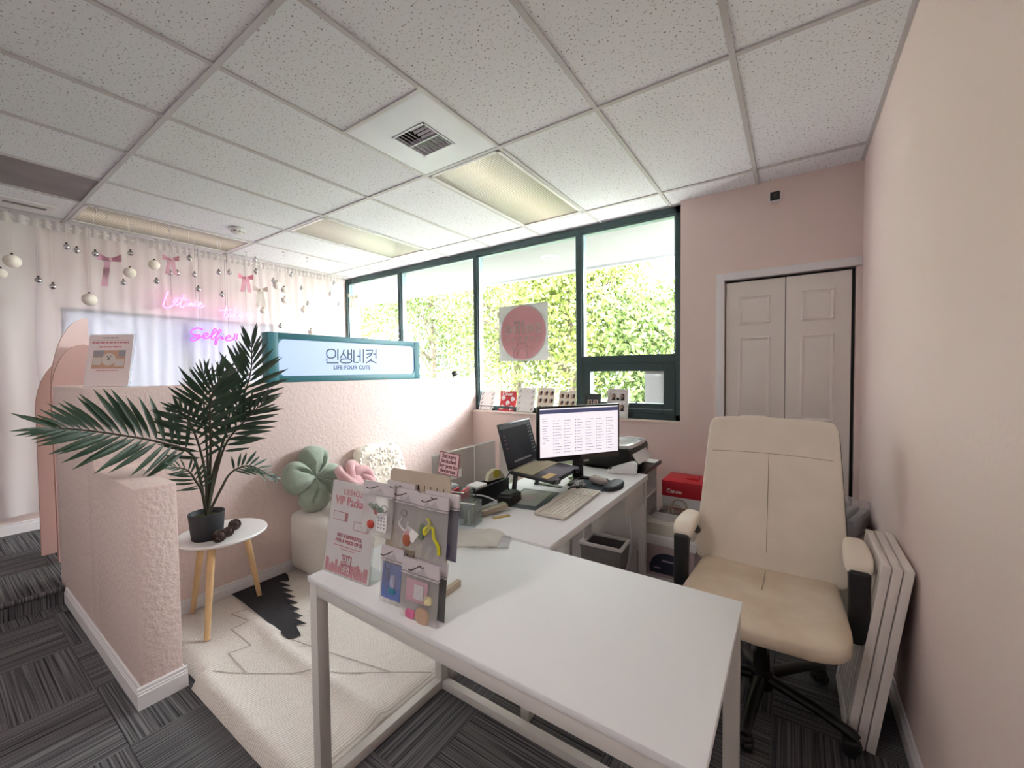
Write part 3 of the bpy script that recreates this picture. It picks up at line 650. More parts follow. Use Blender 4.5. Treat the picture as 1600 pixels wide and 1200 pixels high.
KS = [(ring(470, 291, 28, 27), 1), ([(512, 263), (512, 330)], 0), ([(443, 320), (443, 348), (514, 348)], 0),
      ([(550, 266), (546, 288), (527, 318)], 0), ([(546, 288), (564, 316)], 0), ([(576, 267), (576, 320)], 0), ([(597, 263), (597, 322)], 0), ([(576, 293), (597, 293)], 0), (ring(564, 336, 35, 13), 1),
      ([(612, 268), (612, 346), (640, 346)], 0), ([(634, 306), (651, 306)], 0), ([(651, 266), (651, 342)], 0), ([(672, 263), (672, 350)], 0),
      ([(688, 270), (730, 269), (720, 300), (692, 318)], 0), ([(692, 294), (726, 291)], 0), ([(750, 263), (750, 324)], 0), ([(734, 293), (750, 293)], 0), ([(722, 322), (712, 336), (688, 349)], 0), ([(714, 333), (752, 349)], 0)]
b = B(M_signink)
for s, c in KS: b.tube([sgp(*q) for q in s], .0042, 6, closed=bool(c))
b.done('lettering', sg)
tp = sgp(603, 379); text('LIFE FOUR CUTS', .046, M_signink, sg, (tp.x + .002, tp.y, tp.z), (R(90), 0, R(90)), sx=.92, sp=1.08, bold=.0006)
fy = thing('flyer_stand', 'acrylic stand holding a pink flyer on the corner of the half wall', 'flyer', (-3.02, YS + .08, HZ + .001), R(34.5)); fy.rotation_euler = (0, 0, R(34))
LN = R(-10)
rect('acrylic_back', M_acr, fy, -.122, .128, .0, .004, 0, .29, rot=(LN, 0, 0)); rect('acrylic_foot', M_acr, fy, -.122, .128, 0, .075, 0, .004)
b = B(mat('flyer_paper', (238, 222, 222), .6), M_photo, M_skin, M_ink, M_pinkink, M_greyink); b.box(-.12, .12, -.002, -.0005, .006, .286)
b.q(-.088, .088, .1, .2, -.0026, 2)
b.q(-.085, -.03, .165, .2, -.003, 5).q(.05, .088, .165, .2, -.003, 5).q(-.085, -.04, .12, .16, -.003, 1).q(.035, .085, .112, .15, -.003, 1)
b.mi = 1; b.face([(.038 * cos(a), -.0034, .15 + .034 * sin(a)) for a in [2 * pi * i / 20 for i in range(20)]])
for s in (-1, 1): b.mi = 3; b.face([(-.012 * s - .002, -.0038, .17), (-.012 * s + .002, -.0038, .17), (.008 * s + .002, -.0038, .145), (.008 * s - .002, -.0038, .145)])
b.q(-.1, .1, .252, .2535, -.003, 5)
fl2 = b.done('flyer', fy, rot=(LN, 0, 0))
rr = random.Random(21)      # print too blurred to read stays as broken word bars
def wordbars(parent, m, y, x0, x1, z, h):
    b = B(m); x = x0
    while x < x1 - .006:
        w = min(rr.uniform(.010, .026), x1 - x); b.q(x, x + w, z - h / 2, z + h / 2, y); x += w + .004
    b.done('blurred_line', parent, smooth='keep')['kind'] = 'stuff'
wordbars(fl2, M_greyink, -.0032, -.045, .045, .268, .006); wordbars(fl2, M_pinkink, -.0032, -.1, .1, .242, .007); wordbars(fl2, M_pinkink, -.0032, -.06, .06, .218, .007); wordbars(fl2, M_pinkink, -.0032, -.06, .06, .09, .004)
wc = thing('webcam', 'small black webcam on the half wall beside the window', 'camera', (-2.97, 3.26, HZ + .001))
B(M_blackm).lathe([(0, 0), (.03, 0), (.032, .006), (.02, .01), (0, .01)], 20).done('foot', wc); B(M_black).sell(.03, .03, .028, .7, .7, 18, 12, (0, 0, .04)).done('body', wc); B(M_chrome).cyl((.022, -.018, .042), (.028, -.022, .042), .01, n=14).done('lens', wc)
sc = thing('security_camera', 'white cube security camera with a black face high on the pink wall', 'camera', (-.115, YW, 2.585))
B(M_trim).cyl((0, -.002, -.01), (0, -.03, 0), .02, .012, 14).done('bracket', sc); B(M_trim).box(-.034, .034, -.07, -.03, -.034, .034, bev=.012, seg=4).done('body', sc); B(M_black).box(-.029, .029, -.074, -.068, -.029, .029, bev=.002).done('face', sc); B(M_dgrey).cyl((0, -.0735, .004), (0, -.077, .004), .011, n=16).done('lens', sc)

# window sticker and notice
st = thing('window_sticker', 'square frosted window sticker with a round pink selfie avenue logo seen reversed', 'sticker', (-2.305, YG - .007, 1.79)); st.rotation_euler = (0, 0, 0)
def tlm(name, col, tr):
    return sheer(name, col, tr, .6)
M_stw = tlm('sticker_film', (166, 164, 162), .04); M_stp = tlm('sticker_pink', (216, 158, 164), .04); M_stl = tlm('sticker_line', (222, 208, 206), .04)
rect('film', M_stw, st, -.30, .30, -.0008, .0, -.29, .29)
b = B(M_stp); b.face([(.275 * cos(a), -.0016, .275 * sin(a)) for a in [2 * pi * i / 64 for i in range(64)]]); b.done('disc', st, smooth='keep')
b = B(M_stl); b.tube([(.283 * cos(a), -.002, .283 * sin(a)) for a in [2 * pi * i / 64 for i in range(64)]], .0028, 6, closed=True)
for P in ([(-.11, -.27), (-.13, -.15), (-.07, -.145), (-.06, -.105), (.04, -.105), (.05, -.145), (.11, -.15), (.12, -.26)],): b.tube([(x, -.002, z) for x, z in P], .003, 6)
b.tube([(-.01 + .062 * cos(a), -.002, -.225 + .062 * sin(a)) for a in [-.6 + (pi + 1.2) * i / 20 for i in range(21)]], .003, 6)
b.tube([(-.095 + .012 * cos(a), -.002, -.18 + .012 * sin(a)) for a in [2 * pi * i / 12 for i in range(12)]], .003, 6, closed=True); b.done('camera_outline', st)
o = text('selfie', .2, M_stl, st, (0, -.0026, .05), bold=.002); o.scale = (-1.12, 1, 1)
o = text('avenue', .105, M_stl, st, (0, -.0026, -.055), sp=1.45); o.scale = (-1.0, 1, 1)
nt_ = thing('notice_sheet', 'white printed notice taped to the small lower sash', 'notice', (-.945, YG - .006, 1.252))
rect('sheet', tlm('notice_paper', (165, 164, 164), .03), nt_, -.112, .112, -.0008, 0, -.14, .14)
wordbars(nt_, M_greyink, -.0016, -.095, .04, .115, .010)
b = B(M_greyink); rr = random.Random(5)
for k in range(20): b.q(-.095, -.095 + rr.uniform(.1, .19), .085 - k * .0108, .0872 - k * .0108, -.0014)
b.done('lines', nt_, smooth='keep'); rect('tape', M_poly, nt_, -.02, .02, -.002, -.0012, .13, .15)

# ================================================================== WINDOW SILL DISPLAYS
SZ = .976
def sill_print(x0, x1, h, lean, mats, fn, label, curl=0, clip=True):
    w = x1 - x0; t = thing('photo_print', label, 'photo print', ((x0 + x1) / 2, YW + .045, SZ), 0, 'photo prints standing on the sill')
    b = B(*mats); b.grid(lambda u, v: Vector(((u - .5) * w, curl * sin(pi * v) * .012 + lean * v, .003 + v * h)), 2, 10)
    sh = b.done('sheet', t, smooth='keep'); b = B(*mats); fn(b, w, h)
    for v in b.bm.verts:
        k = (v.co.z - .003) / h; v.co.y = curl * sin(pi * k) * .012 + lean * k - .0015 + v.co.y
    b.done('print', sh, smooth='keep')['kind'] = 'stuff'
    rect('holder', M_acr, t, -w * .45, w * .45, -.004, .03, 0, .003)
    if clip: rect('clip', M_black, t, w / 2 - .005, w / 2 + .022, -.012, .01, 0, .022, bev=.003)
    return t
def seahorse(b, w, h):
    b.mi = 1
    for r in range(4):
        for c in (-.36, .36):
            x, z = c * w, h * (.86 - .24 * r)
            b.face([(x - .004, 0, z), (x + .008, 0, z + .004), (x + .012, 0, z + .018), (x + .004, 0, z + .012)]); b.face([(x - .012, 0, z - .018), (x - .004, 0, z - .014), (x + .004, 0, z + .004), (x - .006, 0, z)])
        b.mi = 2; b.face([(-.006, 0, h * (.86 - .24 * r)), (.006, 0, h * (.86 - .24 * r)), (.006, 0, h * (.87 - .24 * r)), (-.006, 0, h * (.87 - .24 * r))]); b.mi = 1
def reddots(b, w, h):
    b.mi = 1
    for x, z in ((-.3, .66), (.28, .62), (.0, .42), (-.3, .2), (.26, .18)):
        b.face([(x * w + .026 * cos(a) * (1 + .15 * sin(5 * a)), 0, z * h + .024 * sin(a) * (1 + .15 * cos(3 * a))) for a in [2 * pi * i / 14 for i in range(14)]])
        b.mi = 2; b.face([(x * w + .004 + .006 * cos(a), -.0008, z * h - .012 + .008 * sin(a)) for a in [2 * pi * i / 8 for i in range(8)]]); b.mi = 1
def couples(b, w, h):
    for r in range(3):
        for c in range(3):
            x, z = (-.33 + .33 * c) * w, h * (.8 - .29 * r); s = w * .1
            b.mi = 1; b.face([(x - s, 0, z - s * 1.2), (x + s, 0, z - s * 1.2), (x + s, 0, z), (x - s * .6, 0, z + s * .2)])
            b.mi = 2; b.face([(x + .5 * s + s * .7 * cos(a), -.0006, z + .2 * s + s * .8 * sin(a)) for a in [2 * pi * i / 10 for i in range(10)]])
            b.mi = 3; b.face([(x - .6 * s + s * .55 * cos(a), -.0006, z + s * .8 * sin(a)) for a in [2 * pi * i / 10 for i in range(10)]])
sill_print(-2.855, -2.66, .20, .06, (M_paper, M_ink, M_greyink), seahorse, 'white print with small black figures standing beside the half wall')
t = sill_print(-2.59, -2.385, .205, .05, (M_red, M_paper, M_red), reddots, 'red print with white shell shapes on the window sill', 1.5)
text('Oliver', .052, M_paper, t, (0, .036, .178), bold=.0012)
sill_print(-2.36, -2.15, .245, .055, (M_paper, M_ink, M_greyink), seahorse, 'taller white print with small black figures right of the red print')
sill_print(-2.12, -1.93, .25, .055, (mat('ivory_print', (244, 236, 220), .6), mat('sepia', (150, 110, 84), .6), M_ink, M_skin), couples, 'ivory print with nine photo vignettes behind the monitor, taller one', clip=False)
sill_print(-1.88, -1.70, .22, .055, (mat('ivory_print', (244, 236, 220), .6), mat('sepia', (150, 110, 84), .6), M_ink, M_skin), couples, 'ivory print with nine photo vignettes beside the dark window post', clip=False)
def portrait(b, x, z, w, h, mi0=1):
    b.q(x - w / 2, x + w / 2, z - h / 2, z + h / 2, -.0016, mi0)
    b.mi = 2; b.face([(x + w * .02 + w * .3 * cos(a), -.0022, z + h * .08 + h * .36 * sin(a)) for a in [2 * pi * i / 14 for i in range(14)]]); b.face([(x - w * .4, -.0022, z - h / 2), (x + w * .35, -.0022, z - h / 2), (x + w * .3, -.0022, z - h * .15), (x - w * .1, -.0022, z - h * .1)])
    b.mi = 3; b.face([(x - w * .04 + w * .15 * cos(a), -.0028, z + h * .1 + h * .2 * sin(a)) for a in [2 * pi * i / 12 for i in range(12)]])
def pframe(x, y, w, h, m, spots, label, rz=0):
    t = thing('picture_frame', label, 'picture frame', (x, y, SZ), rz, 'small framed portraits on the sill'); LA = (R(-8), 0, 0); b = B(m)
    e = .022
    for a in ((-w / 2, w / 2, 0, e), (-w / 2, w / 2, h - e, h), (-w / 2, -w / 2 + e, e, h - e), (w / 2 - e, w / 2, e, h - e)): b.box(a[0], a[1], -.012, .006, a[2], a[3], bev=.002, seg=1)
    b.done('frame', t, rot=LA)
    b = B(m if 'dark' in label else M_paper, M_photo, M_ink, M_skin); b.box(-w / 2 + e, w / 2 - e, -.001, .004, e, h - e)
    for sx, sz, sw, sh in spots: portrait(b, sx, sz, sw, sh)
    b.done('photo', t, rot=LA); rect('easel_leg', M_black, t, -.012, .012, .0, .004, .0, h * .7, rot=(R(10), 0, 0), loc=(0, .012 + .7 * h * .2, 0))
pframe(-1.515, YW + .03, .165, .205, mat('dark_frame', (62, 66, 66), .5), [(-.028, .125, .044, .055), (.028, .125, .044, .055)], 'dark picture frame with two small portraits on the sill')
pframe(-1.275, YW + .025, .19, .255, mat('grey_white_frame', (222, 220, 216), .5), [(-.04, .185, .052, .062), (.04, .185, .052, .062), (-.04, .09, .052, .062), (.04, .09, .052, .062)], 'white picture frame with four small portraits on the sill')
o = B(M_black).cyl((-1.165, YW + .05, SZ + .01), (-1.12, YW + .09, SZ + .15), .008, n=10).done('marker_pen'); tag(o, 'black marker pen leaning behind the white picture frame', 'pen')

# ================================================================== RUG
RX0, RX1, RY0, RY1 = -2.885, -1.318, .655, 2.35
rg = thing('area_rug', 'thick cream woven rug with black zigzag corner and carved lines', 'rug', (RX0, RY0, 0))
RW, RD = RX1 - RX0, RY1 - RY0
def rh(x, y):
    z = .030 + .004 * sin(x * 5) * sin(y * 4)
    z += .022 * math.exp(-((y - .03) / .06) ** 2)
    d = abs((x - .42) * .62 - (y - .28) * .0 - 0)      # soft ridge crossing the rug
    s = (x * .0 + (y - (.46 + (x - .3) * -.02)))
    z += .022 * math.exp(-((y - .345) / .035) ** 2) * max(0, min(1, (x - .25) * 3))
    e = min(x, RW - x, y, RD - y); z *= min(1, (max(e, 0) / .03) ** .5 + .0)
    return z
# hides under return wall corner: starts beyond baseboard
b = B(M_rug); NX, NY = 70, 72
V = {}
b.grid(lambda u, v: Vector((u * RW, v * RD, max(.003, rh(u * RW, v * RD)))), NX, NY)
for v in b.bm.verts:      # notch the corner that meets the return wall
    if v.co.x < .69: v.co.y = .03 + v.co.y * (RD - .03) / RD
b.done('pile', rg, smooth=60)
def inlay(name, poly, m, dz=.003, sub=.04):
    b = B(m); vs = [b.bm.verts.new((x - RX0, y - RY0, 0)) for x, y in poly]; f = b.bm.faces.new(vs)
    bmesh.ops.triangulate(b.bm, faces=[f]); bmesh.ops.subdivide_edges(b.bm, edges=b.bm.edges[:], cuts=6, use_grid_fill=True)
    for v in b.bm.verts: v.co.z = rh(v.co.x, v.co.y) + dz
    b.done(name, rg, smooth=80)
zz = [(-2.86, 1.06)]
poly = [(-2.862, 1.075), (-2.862, 1.40), (-2.80, 1.39)]
steps = 8; x, y = -2.78, 1.36
for k in range(steps):
    poly += [(x + .062, y - .006), (x + .02, y - .046)]; x += .078; y -= .026
poly += [(-2.10, 1.10), (-2.13, 1.045)]
inlay('zigzag_panel', poly, mat('charcoal_pile', (50, 50, 54), .95, bump=(160, .6, .005)), .007)
M_groove = mat('carved_line', (178, 168, 160), .95)
def groove(p0, p1, w=.004):
    p0 = Vector(p0); p1 = Vector(p1); d = (p1 - p0).normalized(); n = Vector((-d.y, d.x)) * w
    k = max(2, int((p1 - p0).length / .04)); b = B(M_groove)
    for i in range(k):
        a = p0.lerp(p1, i / k); c = p0.lerp(p1, (i + 1) / k); q = [a - n, c - n, c + n, a + n]
        b.face([(v.x - RX0, v.y - RY0, rh(v.x - RX0, v.y - RY0) + .0015) for v in q])
    b.done('carved_line', rg, smooth='keep')
for p in (((-2.18, .735), (-1.345, 1.29)), ((-2.05, .82), (-2.27, .83)), ((-2.27, .83), (-2.24, .92)), ((-2.24, .92), (-2.47, .92)), ((-2.47, .92), (-2.45, 1.0)), ((-2.45, 1.0), (-2.62, .98)), ((-2.62, .98), (-2.60, 1.055)), ((-2.12, 1.06), (-1.5, 1.19))): groove(*p)

# ================================================================== FURNITURE
TZ = .735
def leg(b, x0, x1, y0, y1, z0, z1): b.box(x0, x1, y0, y1, z0, z1, bev=.002, seg=1)
ta = thing('front_table', 'white rectangular counter table with a white steel frame in the foreground', 'table', (-1.308, .71, 0)); TWX, TWY = 1.195, .607
rect('tabletop', M_white, ta, 0, TWX, 0, TWY, TZ - .018, TZ, bev=.002)
for n, (x, y) in enumerate(((.004, .004), (.004, TWY - .044), (TWX - .044, .004), (TWX - .044, TWY - .044))):
    rect('leg', M_metalwhite, ta, x, x + .04, y, y + .04, .0, TZ - .019, bev=.002)
rect('apron', M_metalwhite, ta, .045, TWX - .045, .006, .03, TZ - .058, TZ - .019, bev=.002); rect('apron', M_metalwhite, ta, .045, TWX - .045, TWY - .03, TWY - .006, TZ - .058, TZ - .019, bev=.002)
for x in (.004, TWX - .044): rect('side_rail', M_metalwhite, ta, x + .002, x + .038, .045, TWY - .045, .002, .04, bev=.002); rect('side_rail', M_metalwhite, ta, x + .006, x + .03, .045, TWY - .045, TZ - .058, TZ - .019, bev=.002)
rect('cross_rail', M_metalwhite, ta, .045, TWX - .045, TWY - .042, TWY - .008, .002, .036, bev=.002)
TZ2 = .742
d2 = thing('computer_desk', 'white desk against the counter table, holding monitor and laptop', 'desk', (-1.36, 1.322, 0)); DW, DD = .615, 1.262
rect('desktop', M_white, d2, 0, DW, 0, DD, TZ2 - .034, TZ2, bev=.004)
for x, y in ((.055, .01), (.055, DD - .05), (DW - .045, DD - .05), (DW - .15, .02)): rect('leg', M_metalwhite, d2, x, x + .04, y, y + .04, 0, TZ2 - .035, bev=.002)
rect('drawer_front', M_metalwhite, d2, DW - .03, DW - .012, DD - .36, DD - .06, TZ2 - .17, TZ2 - .035, bev=.003); rect('side_panel', M_metalwhite, d2, .02, DW - .05, DD - .012, DD - .0, .25, TZ2 - .035)
# printer stand
ps = thing('printer_stand', 'white open shelf unit with a black top carrying the printer', 'shelf', (-1.42, 2.62, 0)); PW, PD = .62, .50
rect('top', M_blackm, ps, 0, PW, 0, PD, .70, .725, bev=.003)
rect('side_panel', M_whitep, ps, .01, PW - .03, .008, .026, 0, .70); rect('side_panel', M_whitep, ps, .01, PW - .03, PD - .026, PD - .008, 0, .70)
for z in (.06, .30, .50): rect('shelf', M_whitep, ps, .01, PW - .035, .026, PD - .026, z, z + .016)
rect('back_panel', M_whitep, ps, .0, .01, .008, PD - .008, 0, .70)
o = B(mat('navy_strap', (38, 46, 66), .6)).tube(smoothpts([(-.86, 2.80, .70), (-.845, 2.82, .66), (-.85, 2.78, .60), (-.86, 2.72, .56)], 4), .014, 8).done('cable_loop'); tag(o, 'dark blue strap hanging inside the printer shelf', 'strap')
o = B(M_paper).box(-1.05, -.81, 2.98, 3.10, .7255, .731).done('paper_sheet'); tag(o, 'white paper sheets on the black shelf top beside the printer', 'paper')
pr = thing('printer', 'black inkjet printer with a glossy white lid and open tray', 'printer', (-.87, 2.61, .7255), R(90)); PL = .42
B(M_black).box(0, PL, .0, .36, .012, .155, bev=.018, seg=3).done('body', pr)
B(mat('gloss_white', (242, 243, 246), .12, coat=.5)).sell(PL / 2 - .01, .18, .02, .25, .25, 28, 12, (PL / 2, .185, .158)).done('lid', pr)
B(mat('gloss_white')).box(.06, PL - .06, -.004, .004, 0, .13, bev=.002, M=Matrix.Translation((0, -.006, .10)) @ Matrix.Rotation(R(-38), 4, 'X') @ Matrix.Translation((0, 0, -.06))).done('control_panel', pr)
rect('tray', M_silver, pr, .03, .11, -.03, .02, .05, .062, bev=.004); rect('side_trim', M_silver, pr, PL - .03, PL + .002, -.002, .05, .1, .12, bev=.004); rect('lid_stripe', M_black, pr, PL - .08, PL - .06, .03, .2, .172, .18)
for x in (.04, PL - .06): rect('foot', M_black, pr, x, x + .03, .05, .3, 0, .012)
text('Canon', .02, M_greyink, pr, (PL * .62, -.001, .06))
# monitor
mo = thing('monitor', 'black widescreen monitor showing a white file list', 'monitor', (-1.05, 2.24, TZ2), R(56.6)); MW, MH, MZ = .56, .325, .125
B(M_black).box(-MW / 2, MW / 2, -.012, .016, MZ, MZ + MH, bev=.004).done('bezel', mo)
M_scr = mat('screen_white', (238, 234, 240), .4, emis=((240, 234, 242), .28)); M_scrd = mat('screen_bar', (56, 58, 84), .4, emis=((56, 58, 84), .5)); M_scri = mat('screen_ink', (120, 118, 130), .4, emis=((120, 118, 130), .5))
b = B(M_scr, M_scrd, M_scri); x0, x1, z0, z1 = -MW / 2 + .012, MW / 2 - .012, MZ + .032, MZ + MH - .012
b.q(x0, x1, z0, z1, -.0125, 0); b.q(x0, x1, z1 - .03, z1 - .007, -.0130, 1); rr = random.Random(9)
for k in range(12):
    for c in range(6): xx = x0 + .085 + c * .073; b.q(xx, xx + .006, z1 - .075 - k * .0168, z1 - .069 - k * .0168, -.0131, 2); b.q(xx + .01, xx + .01 + rr.uniform(.025, .048), z1 - .0735 - k * .0168, z1 - .0705 - k * .0168, -.0131, 2)
    if k < 11: b.q(x0 + .015, x0 + rr.uniform(.035, .06), z1 - .06 - k * .014, z1 - .057 - k * .014, -.0131, 2)
b.done('screen', mo, smooth='keep')
rect('chin', mat('chin_bronze', (80, 74, 70), .35), mo, .0, MW / 2 - .004, -.0135, -.012, MZ + .004, MZ + .026)
B(M_black).box(-.035, .035, .012, .03, .01, MZ + .08, bev=.004).done('neck', mo)
b = B(M_black)
for sgn in (-1, 1): b.tube([(0, .03, .012), (sgn * .13, -.10, .011)], [.02, .014], 10, flat=.5)
b.box(-.05, .05, 0, .05, 0, .012, bev=.004); b.done('base', mo); rect('cable_clip', M_silver, mo, .02, .06, -.01, .0, MZ - .014, MZ - .002)
# laptop on stand
LPX, LPY = -1.215, 1.895
ls = thing('laptop_stand', 'dark grey folding laptop stand on the desk', 'laptop stand', (LPX, LPY, TZ2), R(94)); M_st = mat('stand_grey', (64, 68, 70), .45, .3)
for sx in (-1, 1): B(M_st).box(sx * .135 - .018, sx * .135 + .018, -.006, .006, 0, .128, bev=.003, M=Matrix.Rotation(R(8), 4, 'X') @ Matrix.Translation((0, -.0, 0))).done('leg', ls); rect('foot', M_st, ls, sx * .135 - .018, sx * .135 + .018, -.16, .01, 0, .006, bev=.002)
LT = R(5)
B(M_st).box(-.16, .16, -.235, .012, .120, .126, bev=.002, M=Matrix.Rotation(LT, 4, 'X')).done('tray', ls); B(M_st).box(-.15, -.11, -.25, -.232, .120, .142, bev=.002, M=Matrix.Rotation(LT, 4, 'X')).box(.11, .15, -.25, -.232, .120, .142, bev=.002, M=Matrix.Rotation(LT, 4, 'X')).done('lip', ls)
lp = thing('laptop', 'open dark laptop with a black desktop screen and pale key cover', 'laptop', (LPX, LPY, TZ2 + .1275), rot=(0, 0, R(94))); LW, LD = .355, .245; M_lap = mat('space_grey', (60, 60, 64), .35, .5)
Mt = Matrix.Rotation(LT, 4, 'X')
B(M_lap).box(-LW / 2, LW / 2, -LD, 0, 0, .014, bev=.003, M=Mt).done('base', lp)
kc = B(mat('key_cover', (196, 190, 160), .7)); kc.box(-LW / 2 + .02, LW / 2 - .02, -.125, -.012, .0142, .0155, M=Mt); kb = kc.done('key_cover', lp)
b = B(mat('key_cover_key', (206, 200, 172), .7))
for r in range(6):
    for c in range(14): b.box(-LW / 2 + .024 + c * .0222, -LW / 2 + .024 + c * .0222 + .0185, -.03 - r * .0182, -.0155 - r * .0182, .0155, .0172, M=Mt)
b.done('keys', kb)['kind'] = 'stuff'
B(M_lap).box(-.07, .07, -LD + .012, -.135, .0142, .0146, M=Mt).done('trackpad', lp)
MS = Matrix.Translation((0, .0, .014)) @ Matrix.Rotation(R(-16), 4, 'X'); b = B(M_lap); b.box(-LW / 2, LW / 2, -.0, .006, 0, LD, bev=.003, M=MS); ld = b.done('lid', lp)
M_dscr = mat('dark_screen', (12, 12, 15), .35, spec=.15, emis=((40, 42, 54), .04)); b = B(M_dscr, M_greyink, M_pinkdark, M_black, mat('screen_band', (90, 90, 96), .3)); b.q(-LW / 2 + .006, LW / 2 - .006, .012, LD - .008, -.0006, 0); b.q(-LW / 2 + .006, LW / 2 - .006, LD - .03, LD - .008, -.0009, 4); b.q(-.03, .03, LD - .016, LD - .008, -.0011, 3); rr = random.Random(4)
for k in range(12): b.q(-.1 + k * .016, -.088 + k * .016, .03, .04, -.001, 1)
for k in range(9): b.q(LW / 2 - .05, LW / 2 - .042, .05 + k * .019, .058 + k * .019, -.001, 1); b.q(LW / 2 - .03, LW / 2 - .022, .05 + k * .019, .06 + k * .019, -.001, 1)
for k in range(4): b.q(-LW / 2 + .03, -LW / 2 + .045, .11 + k * .022, .114 + k * .022, -.001, 2)
for v in b.bm.verts: v.co = MS @ v.co
b.done('screen', ld, smooth='keep')
o = B(mat('yellow_note', (232, 206, 152), .8)).box(-.05, .05, -.02, .02, 0, .002, M=Matrix.Identity(4)).done('sticky_note'); pn = lp.matrix_basis @ (Mt @ Vector((-.11, -.195, .0148))); o.location = pn; o.rotation_euler = (LT, 0, R(94)); o.rotation_mode = 'XYZ'; tag(o, 'pale yellow paper note lying on the laptop palm rest', 'note')
# keyboard, mouse
kbd = thing('keyboard', 'slim off-white desktop keyboard at the desk edge', 'keyboard', (-.905, 1.815, TZ2), R(93)); M_kb = mat('kb_cream', (226, 218, 208), .5)
B(M_kb).box(-.235, .235, -.075, .075, .004, .014, bev=.003).done('body', kbd); B(M_kb).box(-.235, .235, .05, .075, 0, .02, bev=.006, seg=3).done('rear_rail', kbd)
b = B(mat('kb_key', (236, 230, 220), .5))
for r in range(6):
    for c in range(20):
        if c == 14: continue
        b.box(-.226 + c * .0226, -.226 + c * .0226 + .0195, .035 - r * .0198 - .017, .035 - r * .0198, .014, .0185, bev=.001, seg=1)
b.done('keys', kbd)['kind'] = 'stuff'
mp = thing('mouse_pad', 'dark teal mouse pad with a raised black wrist rest', 'mouse pad', (-.90, 2.20, TZ2), R(90)); B(mat('pad_teal', (60, 76, 84), .9)).lathe([(0, 0), (.12, 0), (.12, .004), (0, .004)], 32, sx=1.0, sy=1.05).done('pad', mp); B(mat('gel_black', (36, 40, 46), .6)).sell(.105, .04, .016, .6, .7, 26, 12, (-.01, -.085, .016), fn=lambda p: (p.x, p.y + .25 * p.x * p.x * 3, p.z)).done('wrist_rest', mp)
ms = thing('computer_mouse', 'smooth taupe wireless mouse on the mouse pad', 'mouse', (-.915, 2.20, TZ2 + .0045), R(75)); B(mat('mouse_taupe', (176, 166, 158), .35, .2)).sell(.033, .058, .022, .7, .9, 24, 14, (0, 0, .0205), fn=lambda p: (p.x, p.y, p.z * (.85 if p.z < 0 else 1 + .2 * p.y / .058))).done('shell', ms); rect('wheel', M_dgrey, ms, -.002, .002, .02, .035, .036, .045)
# pen tablet, papers
tb = thing('pen_tablet', 'grey graphics tablet lying under the laptop', 'tablet', (-1.10, 1.765, TZ2), R(100)); rect('body', mat('tablet_grey', (88, 98, 102), .5), tb, -.15, .15, -.10, .10, 0, .007, bev=.003); rect('active_area', mat('tablet_face', (170, 170, 172), .5), tb, -.11, .13, -.07, .085, .0072, .0078)
tag(rect('photo_card', mat('mauve_card', (196, 176, 178), .6), None, -1.16, -1.09, 1.72, 1.80, TZ2 + .0082, TZ2 + .0090), 'small mauve photo card lying on the graphics tablet', 'card')
o = B(M_paper).box(-.09, .09, -.14, .14, 0, .0015, M=Matrix.Rotation(R(12), 4, 'Z')).done('paper_sheet', loc=(-1.12, 2.06, TZ2 + .0005)); tag(o, 'white paper sheet on the desk behind the laptop stand', 'paper')
o = B(M_black).tube(smoothpts([(-1.0, 1.99, TZ2 + .012), (-.97, 2.03, TZ2 + .016), (-.93, 2.07, TZ2 + .012)], 4), [.006, .009, .011, .012, .011, .011, .01, .009, .007], 10).done('marker_pen'); tag(o, 'short black pen near the laptop front edge', 'pen')
b = B(mat('clear_tape_loop', (205, 205, 205), .25)); rr = random.Random(8)
for k in range(5): b.tube([(.03 * cos(a) + rr.uniform(-.01, .01), .028 * sin(a), .012 + .01 * sin(2 * a + k) + .003 * k) for a in [2 * pi * i / 16 for i in range(16)]], .0013, 5, closed=True)
tag(b.done('earphone_cable', loc=(-.985, 2.10, TZ2 + .002)), 'tangled clear thin cable beside the mouse pad', 'cable')
# label scanner
sn = thing('label_printer', 'white wedge shaped handheld label printer at the desk rear corner', 'label printer', (-.885, 2.535, TZ2), R(20)); b = B(mat('appliance_white', (240, 240, 242), .3)); b.prism([(-.10, 0), (.08, 0), (.085, .07), (.06, .075), (-.10, .02)], -.04, .04); bmesh.ops.bevel(b.bm, geom=b.bm.edges[:], offset=.008, segments=3, affect='EDGES'); b.done('body', sn); rect('button', M_greyink, sn, .0805, .0865, -.012, .012, .03, .05, bev=.001); rect('slot', M_dgrey, sn, -.09, -.02, -.02, .02, .018, .03, rot=(0, 0, 0))
# black tray, box, charger
bt = thing('black_organizer', 'long black desk tray behind the charger', 'tray', (-1.335, 1.50, TZ2)); b = B(M_black)
for a in ((0, .09, 0, .008, 0, .085), (0, .09, .27, .278, 0, .085), (0, .008, .008, .27, 0, .085), (.082, .09, .008, .27, 0, .085), (.008, .082, .008, .27, 0, .006)): b.box(*a)
b.done('tray', bt); rect('rim', M_dgrey, bt, .08, .092, 0, .278, .085, .089)
tag(rect('charging_case', M_paper, None, -1.32, -1.25, 1.52, 1.60, TZ2 + .0865, TZ2 + .102, bev=.006), 'small white case lying on the black tray', 'case')
td = thing('tape_dispenser', 'cream tape dispenser with yellow tape on the black tray', 'tape dispenser', (-1.29, 1.715, TZ2 + .09), R(80)); b = B(mat('dispenser_cream', (232, 226, 200), .4)); b.prism([(-.06, 0), (.06, 0), (.055, .012), (.03, .045), (-.01, .055), (-.05, .035)], -.012, .012); b.done('shell', td); B(mat('yellow_tape', (196, 180, 60), .35)).cyl((.0, -.0135, .03), (.0, .0135, .03), .022, n=20).done('tape_roll', td)
